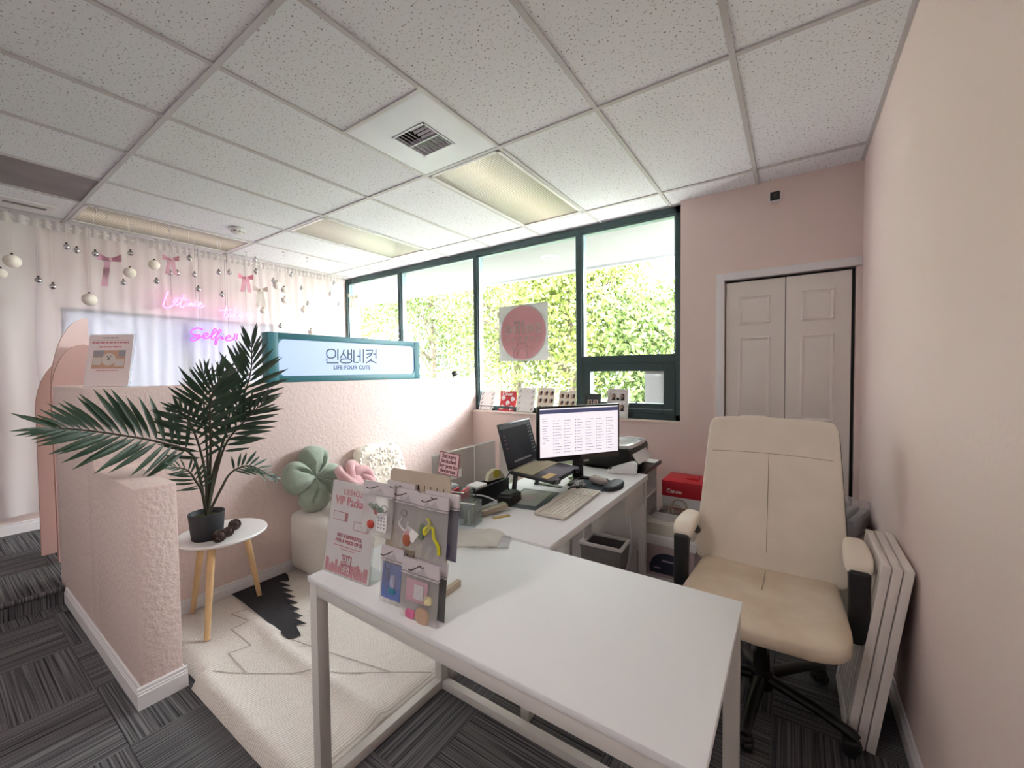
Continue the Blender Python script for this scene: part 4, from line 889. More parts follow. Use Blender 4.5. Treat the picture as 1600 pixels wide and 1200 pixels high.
ch = thing('power_charger', 'black charger brick under the laptop stand', 'charger', (-1.16, 1.66, TZ2), R(100)); B(M_black).box(-.06, .06, -.04, .04, 0, .05, bev=.008, seg=3).done('brick', ch); B(M_dgrey).box(-.045, .045, -.03, .03, .05, .058, bev=.003).done('top_cap', ch)
o = B(M_black).tube(smoothpts([(-1.17, 1.67, TZ2 + .06), (-1.19, 1.68, TZ2 + .1), (-1.205, 1.71, TZ2 + .12), (-1.2, 1.735, TZ2 + .135)], 5), .003, 6).done('charging_cable'); tag(o, 'thin black cable rising from charger to laptop', 'cable')
cr = thing('card_reader', 'taupe metal adapter block with a black cable on the desk', 'adapter', (-1.135, 1.50, TZ2), R(62)); B(mat('taupe_metal', (166, 154, 138), .35, .6)).box(-.065, .065, -.022, .022, .004, .028, bev=.003, M=Matrix.Rotation(R(-7), 4, 'Y') @ Matrix.Translation((0, 0, .006))).done('body', cr); B(M_black).tube(smoothpts([(-.064, 0, .012), (-.10, .0, .012), (-.13, .02, .008), (-.15, .05, .008), (-.15, .085, .012)], 5), [.009] * 5 + [.006] * 16, 8).done('cable', cr)
o = B(mat('white_cable', (236, 236, 240), .4)).tube(smoothpts([(-1.27, 1.42, TZ2 + .03), (-1.27, 1.45, TZ2 + .07), (-1.235, 1.53, TZ2 + .06), (-1.19, 1.59, TZ2 + .02), (-1.21, 1.52, TZ2 + .006), (-1.25, 1.44, TZ2 + .004), (-1.27, 1.40, TZ2 + .02)], 5), .0035, 6).done('charging_cable'); tag(o, 'white looped cable beside the clear organiser bins', 'cable')
tag(B(mat('yellow_sleeve', (196, 176, 110), .6)).box(-.04, .04, -.008, .008, 0, .006).done('pencil_sleeve', loc=(-1.075, 1.475, TZ2 + .0005), rot=(0, 0, R(60))), 'thin yellow strip lying beside the taupe adapter', 'strip')
# acrylic screens
for y0, y1, lb in ((1.345, 1.83, 'large clear acrylic panel standing at the desk rear edge'), (1.875, 2.05, 'second clear acrylic panel half hidden by the laptop screen')):
    t = thing('acrylic_divider', lb, 'acrylic panel', (-1.372, y0, TZ2 - .0), 0, 'clear acrylic panels'); w = y1 - y0
    rect('sheet', M_acr2, t, -.004, 0, 0, w, 0, .27 if y0 < 1.5 else .262); rect('edge_strip', mat('acrylic_edge', (240, 244, 240), .2), t, -.0045, .0008, 0, w, .265 if y0 < 1.5 else .257, .27 if y0 < 1.5 else .262); rect('foot', M_acr, t, -.03, .012, .01, w - .01, 0, .004)
    if y0 < 1.5: rect('joint', mat('acrylic_edge'), t, -.0005, .001, w * .62, w * .62 + .005, .02, .265); rect('tape', M_paper, t, .0002, .0012, .12, .20, .13, .17)
# acrylic bins with goods
CONT = [(40, 38, 60), (200, 40, 60), (90, 86, 110), (150, 146, 150), (220, 214, 210), (70, 64, 66), (150, 120, 90)]
def bin_(x, y, rz, w, d, h, n, pal, label, tall=0):
    t = thing('acrylic_bin', label, 'bin', (x, y, TZ2 if y > 1.33 else TZ), rz, 'clear organiser bins'); b = B(M_acr2); e = .003
    for a in ((-w / 2, w / 2, -d / 2, -d / 2 + e, 0, h), (-w / 2, w / 2, d / 2 - e, d / 2, 0, h), (-w / 2, -w / 2 + e, -d / 2 + e, d / 2 - e, 0, h), (w / 2 - e, w / 2, -d / 2 + e, d / 2 - e, 0, h), (-w / 2 + e, w / 2 - e, -d / 2 + e, d / 2 - e, 0, e)): b.box(*a)
    b.done('walls', t); rect('rim', mat('acrylic_edge'), t, -w / 2, w / 2, -d / 2 - .001, -d / 2 + .001, h - .004, h)
    rr = random.Random(int(x * 100))
    for k in range(n):
        c = pal[k % len(pal)]; hh = rr.uniform(.5, .95) * h + tall * rr.random()
        b = B(mat('packet_%d_%d_%d' % c, c, .4)); cx = (-.5 + (k + .5) / n) * (w - .02)
        b.box(cx - .004, cx + .004, -d / 2 + .008, d / 2 - .008, e + .001, hh, bev=.002, seg=1, M=Matrix.Translation((cx, 0, 0)) @ Matrix.Rotation(rr.uniform(-.06, .06), 4, 'X') @ Matrix.Translation((-cx, 0, 0)))
        b.done('packet', t)
bin_(-1.245, 1.275, R(10), .10, .09, .125, 7, [(92, 90, 104), (70, 68, 80), (150, 148, 156), (60, 58, 66)], 'clear bin packed with grey sticker packets behind the peg stand', 0)
bin_(-1.262, 1.40, R(14), .10, .09, .12, 6, [(44, 42, 66), (206, 40, 62), (48, 44, 60), (230, 210, 214)], 'clear bin of red and navy packets beside the black tray', .05)
bin_(-1.145, 1.345, R(14), .075, .07, .10, 3, [(120, 110, 96), (200, 196, 190)], 'small clear bin with a few loose items in front', 0)
# plastic bags on table
pb = thing('plastic_sleeves', 'flat stack of clear plastic sleeves on the counter table', 'plastic bags', (-1.045, 1.225, TZ), R(28))
B(M_poly2)  .sell(.125, .08, .006, .5, .25, 30, 10, (0, 0, .009), fn=lambda p: (p.x * (1 + .05 * sin(40 * p.y)), p.y * (1 + .08 * sin(25 * p.x + 1)), p.z + .004 * sin(60 * p.x) * cos(45 * p.y))).done('stack', pb, smooth=20); rect('flap', M_poly, pb, .08, .16, -.075, .06, .004, .006)

# VIP sign
vip = thing('sign_holder', 'slanted clear stand with the pink LIFE4CUTS VIP Package sign on the counter', 'sign', (-1.19, .772, TZ), R(4)); LA = (R(-9), 0, 0); VW, VH = .216, .30
rect('acrylic_back', M_acr, vip, -VW / 2 - .003, VW / 2 + .003, .0, .003, 0, VH + .004, rot=LA); rect('acrylic_foot', M_acr, vip, -VW / 2 - .003, VW / 2 + .003, 0, .09, 0, .004); rect('acrylic_front', M_acr, vip, -VW / 2 - .003, VW / 2 + .003, -.006, -.004, .001, VH, rot=LA)
b = B(mat('sign_pink_paper', (250, 238, 238), .6), M_pinkdark, M_palepink, M_pinkink); b.box(-VW / 2, VW / 2, -.003, -.0008, .004, VH)
for (x, z, s) in ((-.052, .188, 1), (.052, .168, 1)):
    b.q(x - .036, x + .036, z - .014, z + .014, -.0034, 1); b.q(x - .034, x + .022, z - .012, z + .012, -.0036, 0)
    for k in range(3): b.q(x - .034 + .018 * (k + 1), x - .033 + .018 * (k + 1), z - .012, z + .012, -.0038, 2)
    b.q(x - .034, x + .022, z - .0005, z + .0005, -.0038, 2)
b.q(-VW / 2, VW / 2, .2195, .2202, -.0034, 2); b.q(-VW / 2, VW / 2, .145, .1457, -.0034, 2)
rr = random.Random(2); x = -VW / 2 + .004
while x < VW / 2 - .008:
    w = rr.uniform(.005, .012); hh = rr.uniform(.015, .045) if abs(x) > .02 else .02; b.q(x, x + w, .006, .006 + hh, -.0034, 3); x += w + rr.uniform(0, .002)
b.q(-.024, .024, .010, .07, -.0037, 1)
sh = b.done('sheet', vip, rot=LA)
text('LIFE4CUTS', .026, M_pinkink, sh, (.012, -.0042, .268), sx=.9, bold=.0003, sp=1.1); text('VIP Package', .040, M_pinkink, sh, (.0, -.0042, .238), sx=.88, bold=.0006); text('GET 6 LIFE4CUTS', .0155, M_pinkdark, sh, (0, -.0042, .128), bold=.0004); text('FOR A PRICE OF 5!', .0155, M_pinkdark, sh, (0, -.0042, .111), bold=.0004); wordbars(sh, M_pinkink, -.0042, -.07, .07, .095, .003); wordbars(sh, M_pinkink, -.0042, -.035, .035, .086, .003)
b = B(M_paper); ox, oz, k = -.019, .066, .00022
KB = []
for s, c in KS[:3]: KB.append(([((x - 440) * 1.0, y - 263) for x, y in s], c, 0, 0))
for s, c in KS[3:9]: KB.append(([(x - 527, y - 263) for x, y in s], c, 95, 0))
for s, c in KS[9:13]: KB.append(([(x - 608, y - 263) for x, y in s], c, 0, 112))
for s, c in KS[13:]: KB.append(([(x - 688, y - 263) for x, y in s], c, 98, 112))
for s, c, dx, dz in KB: b.tube([(ox + (x + dx) * k, -.0045, oz - (y + dz) * k * 1.15) for x, y in s], .0012, 5, closed=bool(c))
b.done('emblem', sh)
pc = thing('price_card', 'small pink price card in a clear holder behind the VIP sign', 'card', (-1.06, .90, TZ), R(-8)); rect('holder', M_acr, pc, -.045, .045, 0, .003, 0, .085); rect('foot', M_acr, pc, -.045, .045, -.03, .0, 0, .003); b = B(M_palepink, M_pinkink); b.box(-.042, .042, -.002, -.0005, .003, .08); b.q(-.03, .03, .05, .056, -.0024, 1).q(-.03, .03, .03, .033, -.0024, 1).q(-.03, .02, .018, .02, -.0024, 1); b.done('card', pc)
tag(B(mat('white_bottle', (236, 240, 246), .4)).lathe([(0, 0), (.03, 0), (.032, .01), (.032, .05), (.026, .06), (0, .06)], 20).done('white_jar', loc=(-1.20, 1.01, TZ + .001)), 'small white round jar behind the VIP sign', 'jar')
# peg stand
pg = thing('peg_display', 'brown slotted board display stand for hanging bags on the counter', 'display stand', (-.895, .785, TZ), R(3.5)); PWd, PHt = .235, .375; LP = R(-7); LPm = Matrix.Rotation(LP, 4, 'X')
poly = [(-PWd / 2, 0), (PWd / 2, 0), (PWd / 2, PHt - .02), (PWd / 2 - .006, PHt - .006), (PWd / 2 - .02, PHt), (-PWd / 2 + .01, PHt), (-PWd / 2, PHt - .01)]
bd = B(M_kraft).prism(poly, -.003, .003, LPm).done('board', pg)
for zr in (PHt - .045, PHt - .245):
    for k in range(9): B(M_ink).box(-.0012, .0012, -.0036, .0036, -.008, .008, M=LPm @ Matrix.Translation((-PWd / 2 + .022 + k * .0238, 0, zr))).done('slot', bd)
rect('rear_foot', M_kraft, pg, PWd / 2 - .07, PWd / 2 - .055, .0, .15, 0, .02); rect('rear_foot', M_kraft, pg, -PWd / 2 + .05, -PWd / 2 + .065, .0, .15, 0, .02); pass
cd = thing('sticker_card', 'white card with red border reading Stickers included for you to decorate', 'card', (-.80, .842, TZ + .374), R(3.5)); cd.rotation_euler = (LP, R(4), R(3.5))
rect('card', [mat('card_border', (150, 70, 84), .6)], cd, -.036, .036, -.001, .001, 0, .062, bev=.0); b = B(M_palepink); b.q(-.034, .034, .002, .060, -.0014); b.done('face', cd, smooth='keep')
for k, s in enumerate(('Stickers', 'included', 'for you to', 'decorate')): text(s, .0155, mat('wine_ink', (110, 50, 66), .6), cd, (0, -.002, .051 - k * .0135), bold=.0003)
def bag(lx, lz, ly, w, h, label, content, tilt=0, header=None, full=None, sc=(1.35, 1.2, 1.05)):
    base = pg.matrix_basis @ (LPm @ Vector((lx, ly, lz)))
    t = thing('hanging_bag', label, 'bag', base, group='keyring bags on the peg stand', rot=(LP, tilt, R(3.5)))
    t.scale = sc; rr = random.Random(int(lx * 1000 + lz * 77))
    def f(sg): return lambda u, v: Vector(((u - .5) * w, sg * (.008 * sin(pi * u) * sin(pi * min(1, v * 1.25)) + .0015 * sin(22 * u + 9 * v) * sin(pi * u)), -v * h + .012))
    B(M_poly).grid(f(-1), 12, 14).done('front_film', t, smooth=80)
    b = B(full or M_poly2); b.grid(f(.6), 8, 10); b.done('back_film', t, smooth=80)
    b = B(header or mat('header_grey', (214, 206, 210), .5)); b.box(-w / 2, w / 2, -.0034, .0030, -.018, .014); b.box(-w / 2, w / 2, -.0050, .0030, -.024, -.021); b.done('header_seal', t)
    B(M_gold).tube(smoothpts([(-.006, .02, .004), (0, -.004, .004), (.0, -.03, .002), (.0, -.04, .008)], 4), .0012, 6).done('hook', t)
    content(t, w, h)
def blob(t, name, m, x, z, rx, rz, e=1): B(m).sell(rx, .005, rz, e, e, 14, 10, (x, -.001, z)).done(name, t)
Mk = lambda n, c, r=.4: mat(n, c, r)
def keyring(t, x, z): B(M_chrome).tube([(x + .009 * cos(a), -.002, z + .009 * sin(a)) for a in [2 * pi * i / 16 for i in range(16)]], .0012, 5, closed=True).done('key_ring', t)
def c1(t, w, h):
    keyring(t, .022, -.055); blob(t, 'green_charm', Mk('mint_bead', (120, 150, 130)), .008, -.06, .012, .008); blob(t, 'red_charm', Mk('red_bead', (196, 76, 64)), -.018, -.105, .011, .012); blob(t, 'pink_charm', Mk('coral_bead', (206, 120, 104)), -.002, -.068, .008, .008)
    b = B(M_paper, M_greyink); b.box(.002, .034, -.0035, -.0025, -.118, -.07); [b.q(.006 + .009 * c, .011 + .009 * c, -.082 - .009 * r, -.078 - .009 * r, -.0038, 1) for r in range(4) for c in range(3)]; b.done('bead_card', t)
    for k in range(6): blob(t, 'green_bead', Mk('sage_bead', (150, 170, 150)), -.024 + .006 * k, -.05 - .004 * (k % 3), .004, .006)
def c2(t, w, h):
    keyring(t, -.004, -.05); B(Mk('white_cord', (226, 222, 224))).tube(smoothpts([(-.004, -.002, -.06), (-.014, -.003, -.08), (.006, -.003, -.095), (.010, -.003, -.07)], 4), .0025, 6).done('cord', t); blob(t, 'amber_charm', Mk('amber', (176, 100, 72)), .008, -.118, .011, .017, .8); blob(t, 'pink_charm', Mk('pink_bead', (206, 160, 166)), .008, -.098, .008, .008)
def c3(t, w, h):
    B(Mk('yellow_strap', (222, 216, 44))).tube(smoothpts([(-.012, -.003, -.046), (-.004, -.003, -.06), (-.016, -.004, -.075), (-.014, -.004, -.088), (-.002, -.003, -.068), (.006, -.004, -.07), (.010, -.004, -.092), (.022, -.004, -.11), (.024, -.003, -.13)], 5), .0036, 8).done('yellow_strap', t)
    b = B(M_paper, M_greyink); b.box(-.018, .016, -.002, -.001, -.128, -.098, M=Matrix.Rotation(.5, 4, 'Y')); b.done('tag_card', t); blob(t, 'green_charm', Mk('olive_bead', (120, 136, 110)), -.026, -.085, .008, .022, .8)
def c4(t, w, h):
    rect('blue_card', Mk('blue_card', (104, 124, 186)), t, -w * .42, w * .42, -.001, .0, -h + .025, -.03); keyring(t, -.012, -.036); B(M_chrome).tube([(-.012, -.003, -.046), (-.009, -.003, -.075)], .002, 6).done('chain', t); blob(t, 'teal_heart', Mk('teal_bead', (60, 140, 164)), .004, -.1, .011, .010); blob(t, 'clear_charm', Mk('lilac_bead', (176, 176, 206)), .006, -.075, .008, .018, .6)
def c5(t, w, h):
    rect('pink_card', Mk('pink_card', (226, 176, 190)), t, -w * .36, w * .22, -.001, .0, -.09, -.035); b = B(M_paper, M_greyink); b.box(-.012, .012, -.003, -.002, -.08, -.045); [b.q(-.009, .009, -.075 + .006 * k, -.0745 + .006 * k, -.0034, 1) for k in range(5)]; b.done('bead_card', t); blob(t, 'flower_charm', Mk('cream_flower', (232, 220, 170)), .024, -.075, .010, .010, .5); blob(t, 'bear_charm', Mk('bear_tan', (196, 164, 140)), .012, -.118, .018, .022, .9); blob(t, 'pink_charm', Mk('hot_pink', (212, 110, 150)), -.020, -.122, .013, .012, .8)
bag(-.116, PHt - .055, -.045, .095, .145, 'hanging bag with red and green charms, leftmost on the upper row', c1)
bag(-.012, PHt - .062, -.034, .068, .155, 'hanging bag with an amber charm in the middle of the upper row', c2)
bag(.088, PHt - .065, -.034, .080, .165, 'hanging bag with a yellow strap at the right of the upper row', c3)
bag(-.050, PHt - .232, -.034, .066, .148, 'hanging bag with a blue card and teal heart on the lower row', c4)
bag(.072, PHt - .240, -.050, .098, .160, 'hanging bag with pink charms at the right of the lower row', c5)
nothing = lambda t, w, h: None
bag(-.055, PHt - .05, -.014, .085, .12, 'half-hidden grey bag behind the amber charm bag', nothing); bag(.102, PHt - .058, -.014, .088, .165, 'dark bag showing behind the yellow strap bag', nothing, full=Mk('indigo_card', (70, 72, 100))); bag(.085, PHt - .24, -.020, .080, .155, 'dark green backed bag behind the pink charm bag', nothing, full=Mk('pine_card', (64, 76, 74)))

# ================================================================== UNDER THE DESK
bn = thing('waste_bin', 'grey waste bin with a white rim and lifted lid under the desk', 'bin', (-.965, 2.42, 0), R(3)); bw, bd_, bh = .13, .09, .32
b = B(mat('bin_grey', (132, 130, 132), .5, noise=(12, .12))); P = [(-bw, -bd_), (bw, -bd_), (bw, bd_), (-bw, bd_)]
bot = [b.bm.verts.new((x * .8, y * .8, .002)) for x, y in P]; top = [b.bm.verts.new((x, y, bh)) for x, y in P]; inn = [b.bm.verts.new((x * .93, y * .93, bh)) for x, y in P]; ib = [b.bm.verts.new((x * .74, y * .74, .02)) for x, y in P]
for A, C in ((bot, top), (top, inn), (inn, ib)):
    for i in range(4): b.bm.faces.new((A[i], A[(i + 1) % 4], C[(i + 1) % 4], C[i]))
b.bm.faces.new(bot[::-1]); b.bm.faces.new(ib); b.done('body', bn)
b = B(M_paper)
for a in ((-bw - .006, bw + .006, -bd_ - .006, -bd_ + .012), (-bw - .006, bw + .006, bd_ - .012, bd_ + .006), (-bw - .006, -bw + .03, -bd_ + .012, bd_ - .012), (bw - .012, bw + .006, -bd_ + .012, bd_ - .012)): b.box(*a, bh - .004, bh + .014, bev=.003)
b.done('rim', bn); B(M_paper).box(-bw + .01, -bw + .02, -.06, .06, bh + .014, bh + .12, bev=.003, M=Matrix.Translation((0, 0, 0))).done('lid_flap', bn)
for pts, lb in (([(-.86, 2.50, .70), (-.85, 2.46, .6), (-.84, 2.5, .52), (-.83, 2.52, .3), (-.86, 2.48, .12), (-.92, 2.4, .01)], 'white power cable hanging down beside the rear desk leg'), ([(-.9, 2.53, .70), (-.92, 2.5, .58), (-.87, 2.52, .56), (-.86, 2.54, .4)], 'short white cable looped under the desk top')):
    tag(B(mat('white_cable')).tube(smoothpts(pts, 5), .005, 6).done('power_cable'), lb, 'cable')
# stacked boxes on low rack right of desk
rk = thing('low_rack', 'low white rack on the floor holding boxes behind the desk leg', 'rack', (-.80, 2.66, 0)); 
for z in (.05,): rect('shelf', M_whitep, rk, 0, .34, 0, .34, z, z + .02)
for x, y in ((.01, .01), (.31, .01), (.01, .31), (.31, .31)): rect('post', M_whitep, rk, x, x + .02, y, y + .02, 0, .05)
g = thing('game_box', 'pink and dark blue printed box on the low rack', 'box', (-.79, 2.67, .071)); rect('body', mat('mauve_box', (200, 176, 180), .6), g, 0, .3, 0, .24, 0, .20, bev=.002); b = B(mat('navy_print', (48, 54, 74), .6), mat('lilac_print', (176, 164, 190), .6)); b.mi = 0; b.face([(.15 + .11 * cos(a), -.001, .08 + .075 * sin(a)) for a in [pi * i / 16 for i in range(17)]]); b.q(.03, .27, .02, .08, -.001, 0); b.mi = 1; b.q(.11, .19, .10, .112, -.0016, 1).q(.06, .1, .05, .06, -.0016, 1); b.done('print', g, smooth='keep')
tag(rect('cardboard_box', [M_paper], None, -.80, -.48, 2.665, 2.95, .2715, .325, bev=.003), 'flat white box lying on top of the pink printed box', 'box')
tag(rect('magazine_stack', [mat('cream_paper', (232, 226, 214), .7)], None, -.79, -.50, 2.70, 2.93, .326, .40, bev=.004), 'pile of white paper sheets on the flat white box', 'paper')
def crumple(name, x, y, z, a, c, h, label, m=M_poly, seed=1, cat='plastic bag'):
    rr = random.Random(seed); ph = [rr.uniform(0, 6) for _ in range(6)]
    def fn(p):
        s = 1 + .16 * sin(9 * p.x / a + ph[0]) * sin(7 * p.z / h + ph[1]) + .12 * sin(11 * p.y / c + ph[2] + 5 * p.z / h)
        return (p.x * s, p.y * s, p.z * (1 + .1 * sin(6 * p.x / a + ph[3])) if p.z > 0 else p.z)
    o = B(m).sell(a, c, h, .8, .7, 22, 16, (0, 0, h * 1.0), fn=fn).done(name, loc=(x, y, z), smooth=30); tag(o, label, cat)
crumple('plastic_bag', -.68, 2.79, .402, .10, .075, .04, 'crumpled clear plastic bag on the paper pile', m=glassy('thin_clear_bag', (248, 248, 250), .35, .05, (250, 250, 250), .12), seed=4)
bx = thing('printer_box', 'tall white box with a red top band against the pink wall', 'box', (-.80, 3.14, 0)); rect('carton', M_paper, bx, 0, .42, 0, .28, 0, .46, bev=.003); rect('red_lid', M_red, bx, -.003, .423, -.003, .283, .46, .575, bev=.003); rect('handle_tab', M_red, bx, .15, .23, .1, .18, .575, .585); o = text('Canon', .04, M_paper, bx, (.085, -.0042, .50), bold=.0006); rect('white_label', M_paper, bx, .34, .41, -.0045, -.003, .555, .568)
pbg = thing('paper_bag', 'open brown paper bag with a twisted handle before the white box', 'paper bag', (-.66, 3.02, 0), R(2)); b = B(M_brown)
for a in ((-.12, .12, -.07, -.068, 0, .40), (-.12, .12, .068, .07, 0, .40), (-.12, -.118, -.068, .068, 0, .40), (.118, .12, -.068, .068, 0, .40), (-.118, .118, -.068, .068, 0, .002)): b.box(*a)
b.done('bag', pbg)
for y in (-.072, .064): B(mat('twine', (176, 150, 120), .8)).tube(smoothpts([(-.05, y, .36), (-.05, y, .42), (-.03, y, .455), (.02, y, .455), (.045, y, .42), (.045, y, .36)], 4), .004, 6).done('handle', pbg)

# ================================================================== OFFICE CHAIR
CX, CY = -.10, 2.0
oc = thing('office_chair', 'cream leather high-back office chair with black base and armrests', 'chair', (CX, CY, 0), R(-1))
SZt = .47
def seatf(p):
    z = p.z
    if p.y < -.15: z -= .9 * (p.y + .15) ** 2
    z += .02 * (abs(p.x) / .27) ** 2 - .012
    return (p.x * (1 - .10 * (p.y + .28) / .56 * 1 + .05), p.y, z)
B(M_creamseat).sell(.275, .285, .036, .35, .3, 48, 20, (0, -.02, SZt - .026), fn=seatf).done('seat', oc, smooth=60)
B(M_black).sell(.262, .255, .022, .3, .3, 40, 10, (0, .005, SZt - .052), fn=seatf).done('seat_shell', oc, smooth=60)
for s in (-.022, .0): B(mat('seam', (176, 160, 140), .7)).tube([(s * 0 + .0, -.02 - .0 + k * .04, SZt + .004 - .0008 * k) for k in range(6)], .0018, 5).done('seam', oc) if s == 0 else None
BZ = .36; bang = R(-15)
def backf(p):
    t = p.z / BZ; return (p.x * (1.02 - .07 * t), p.y + .025 * (abs(p.x) / .27) ** 2 * -1 + .02 * (1 - t * t) * -.6, p.z + (.012 * (1 - (p.x / .27) ** 2) if t > .5 else 0))
bm_ = Matrix.Translation((0, .245, SZt - .03)) @ Matrix.Rotation(bang, 4, 'X') @ Matrix.Translation((0, 0, BZ))
bk = B(M_cream).sell(.280, .036, BZ, .12, .25, 44, 40, (0, 0, 0), fn=backf, M=bm_).done('backrest', oc, smooth=60)
B(M_black).sell(.285, .024, BZ - .008, .12, .25, 40, 30, (0, 0, 0), fn=backf, M=bm_ @ Matrix.Translation((0, .03, 0))).done('back_shell', oc, smooth=60)
b = B(mat('seam')); b.tube([bm_ @ Vector(backf(Vector((x, 0, .19)))) + Vector((0, -.0385, 0)) for x in [-.25 + .05 * i for i in range(11)]], .0014, 5); b.tube([bm_ @ Vector(backf(Vector((0, 0, z)))) + Vector((0, -.0385, 0)) for z in [.19 - .05 * i for i in range(10)]], .0012, 5); b.done('seam', bk)
for s in (-1, 1):
    b = B(M_cream); xx = s * .308
    ar = b.sell(.042, .125, .026, .45, .5, 26, 14, (xx, .06, .678), fn=lambda p: (p.x * (1 - .15 * p.y / .12), p.y, p.z - .03 * (max(0, -p.y - .03) / .1) ** 2)).done('arm_pad', oc, smooth=60)
    B(M_black).tube(smoothpts([(xx, .15, .655), (xx, .0, .655), (xx, -.055, .62), (xx, -.07, .5), (xx, -.05, .40), (s * .27, -.02, .385)], 5), .033, 10, flat=.55).done('arm_frame', oc, smooth=60)
    B(M_black).box(xx - .032, xx + .032, -.082, -.055, .395, .655, bev=.010, seg=3).done('arm_front', oc)
    B(M_black).tube(smoothpts([(xx, .15, .65), (s * .305, .2, .6), (s * .29, .27, .56)], 4), .02, 8).done('arm_rear', oc)
B(M_black).box(-.09, .09, -.1, .12, .355, .39, bev=.01).done('tilt_mechanism', oc); B(M_blackm).tube([(0, 0, .36), (0, 0, .2), (0, 0, .2), (0, 0, .09)], [.022, .022, .03, .034], 18).done('gas_column', oc); B(M_black).cyl((.06, -.04, .36), (.2, -.05, .355), .006, n=8).done('lever', oc)
B(M_blackm).lathe([(0, .055), (.045, .055), (.05, .075), (.045, .12), (.034, .13), (0, .13)], 24).done('hub', oc)
for k in range(5):
    a = R(-95 + 72 * k); d = Vector((cos(a), sin(a), 0)); n = Vector((-sin(a), cos(a), 0))
    b = B(M_blackm); b.tube([d * .03 + Vector((0, 0, .098)), d * .2 + Vector((0, 0, .095)), d * .315 + Vector((0, 0, .078)), d * .335 + Vector((0, 0, .07))], [.027, .024, .02, .016], 12, flat=.8); lg = b.done('base_leg', oc, smooth=60)
    c = d * .315
    B(M_black).cyl(c + Vector((0, 0, .075)), c + Vector((0, 0, .045)), .008, n=10).done('caster_stem', lg)
    for s in (-1, 1): B(M_black).cyl(c + n * s * .004 + Vector((0, 0, .027)), c + n * s * .024 + Vector((0, 0, .027)), .027, .024, 18).done('caster_wheel', lg)
    B(M_black).sell(.028, .024, .018, .8, .8, 14, 8, (c.x, c.y, .046)).done('caster_hood', lg)

# ================================================================== LEANING SLAT FRAMES
M_fr = mat('warm_white_lacquer', (236, 228, 222), .45); LWd, LHt = .40, .70
for k, lb in enumerate(('white slatted frame leaning at the front of the row by the right wall', 'white slatted frame leaning in the middle of the three by the right wall', 'white slatted frame leaning closest to the right wall')):
    t = thing('slatted_frame', lb, 'frame', (.196 + .030 * k, 2.31, .0035), group='white slatted frames leaning on the wall', rot=(R(-7.8), 0, R(-90))); e = .045
    for nm, a in (('side_rail', (0, e, 0, LHt)), ('side_rail', (LWd - e, LWd, 0, LHt)), ('end_rail', (e, LWd - e, 0, e)), ('end_rail', (e, LWd - e, LHt - e, LHt))): rect(nm, M_fr, t, a[0], a[1], -.026, 0, a[2], a[3], bev=.002)
    for s in range(7): x = e + .010 + s * .0435; rect('slat', M_fr, t, x, x + .026, -.02, -.006, e, LHt - e, bev=.002)
    rect('backing', mat('frame_backing', (150, 148, 150), .6), t, e, LWd - e, -.005, -.002, e, LHt - e)
wb = thing('wrapped_bundle', 'plastic wrapped bundle of white packs standing behind the chair', 'package', (.26, 2.90, 0), R(-18)); rect('carton', mat('bundle_card', (206, 194, 186), .7), wb, -.07, .07, -.16, .16, 0, .50, bev=.004)
for k in range(3): B(mat('pack_grey', (176, 176, 182), .5)).box(-.06 + .042 * k, -.028 + .042 * k, -.15, .15, .501, .62 - .012 * k, bev=.006, M=Matrix.Identity(4)).done('pack', wb)
B(M_poly).sell(.078, .17, .085, .5, .4, 30, 16, (0, 0, .575), fn=lambda p: (p.x + .006 * sin(50 * p.y), p.y, p.z + .006 * sin(40 * p.x + 30 * p.y))).done('plastic_wrap', wb, smooth=25)

# ================================================================== OTTOMAN AND CUSHIONS
OX0, OX1, OY0, OY1, OZ = -2.884, -2.36, 1.44, 2.66, .445
ot = thing('bench_ottoman', 'white boucle upholstered bench against the half wall', 'bench', ((OX0 + OX1) / 2, (OY0 + OY1) / 2, .035)); B(M_boucle).sell((OX1 - OX0) / 2, (OY1 - OY0) / 2, (OZ - .04) / 2, .16, .12, 64, 30, (0, 0, (OZ - .03) / 2)).done('upholstery', ot, smooth=60)
# green clover cushion leaning on wall
gc = thing('clover_cushion', 'sage green puffy four-lobed cushion on the white bench', 'cushion', (-2.785, 1.575, OZ + .212), rot=(0, R(72), R(8)))
def clover(side):
    def f(u, v):
        th = 2 * pi * u; lob = abs(cos(2 * th + .5)); rad = .235 * (.60 + .40 * lob ** .55); r = rad * v ** .8
        q = min(1, v); h = .095 * math.sqrt(max(0, 1 - q ** 3.2)) * (.45 + .55 * min(1, lob * 1.5)) * (.35 + .65 * min(1, v / .35))
        cre = math.exp(-((((th * 4 / (2 * pi) + .82) % 1) - .5) / .05) ** 2) * .045 * max(0, 1 - abs(v - .45) / .4)
        return Vector((r * cos(th), r * sin(th), side * (h - cre)))
    return f
b = B(M_green); b.grid(clover(1), 96, 18); b.grid(clover(-.55), 96, 10); bmesh.ops.remove_doubles(b.bm, verts=b.bm.verts, dist=.002); b.done('body', gc, smooth=70)
# pink knot
kn = thing('knot_cushion', 'dusty pink braided knot cushion on the white bench', 'cushion', (-2.575, 1.775, OZ + .168), rot=(R(0), R(52), R(20)))
N_ = 240; p_, q_ = 3, 5
for off in (0, .30):
    pts = []
    for i in range(N_):
        a = 2 * pi * p_ * i / N_; w = q_ * a / p_ + off * 0
        rr_ = .104 + .044 * cos(w) + off * .06 * 0; pts.append((rr_ * cos(a + off), rr_ * sin(a + off), .042 * sin(w)))
    if off == 0: B(M_rose).tube(pts, .032, 14, closed=True).done('braid', kn, smooth=80)
B(M_rose).sell(.07, .07, .04, 1, 1, 16, 10).done('core', kn)
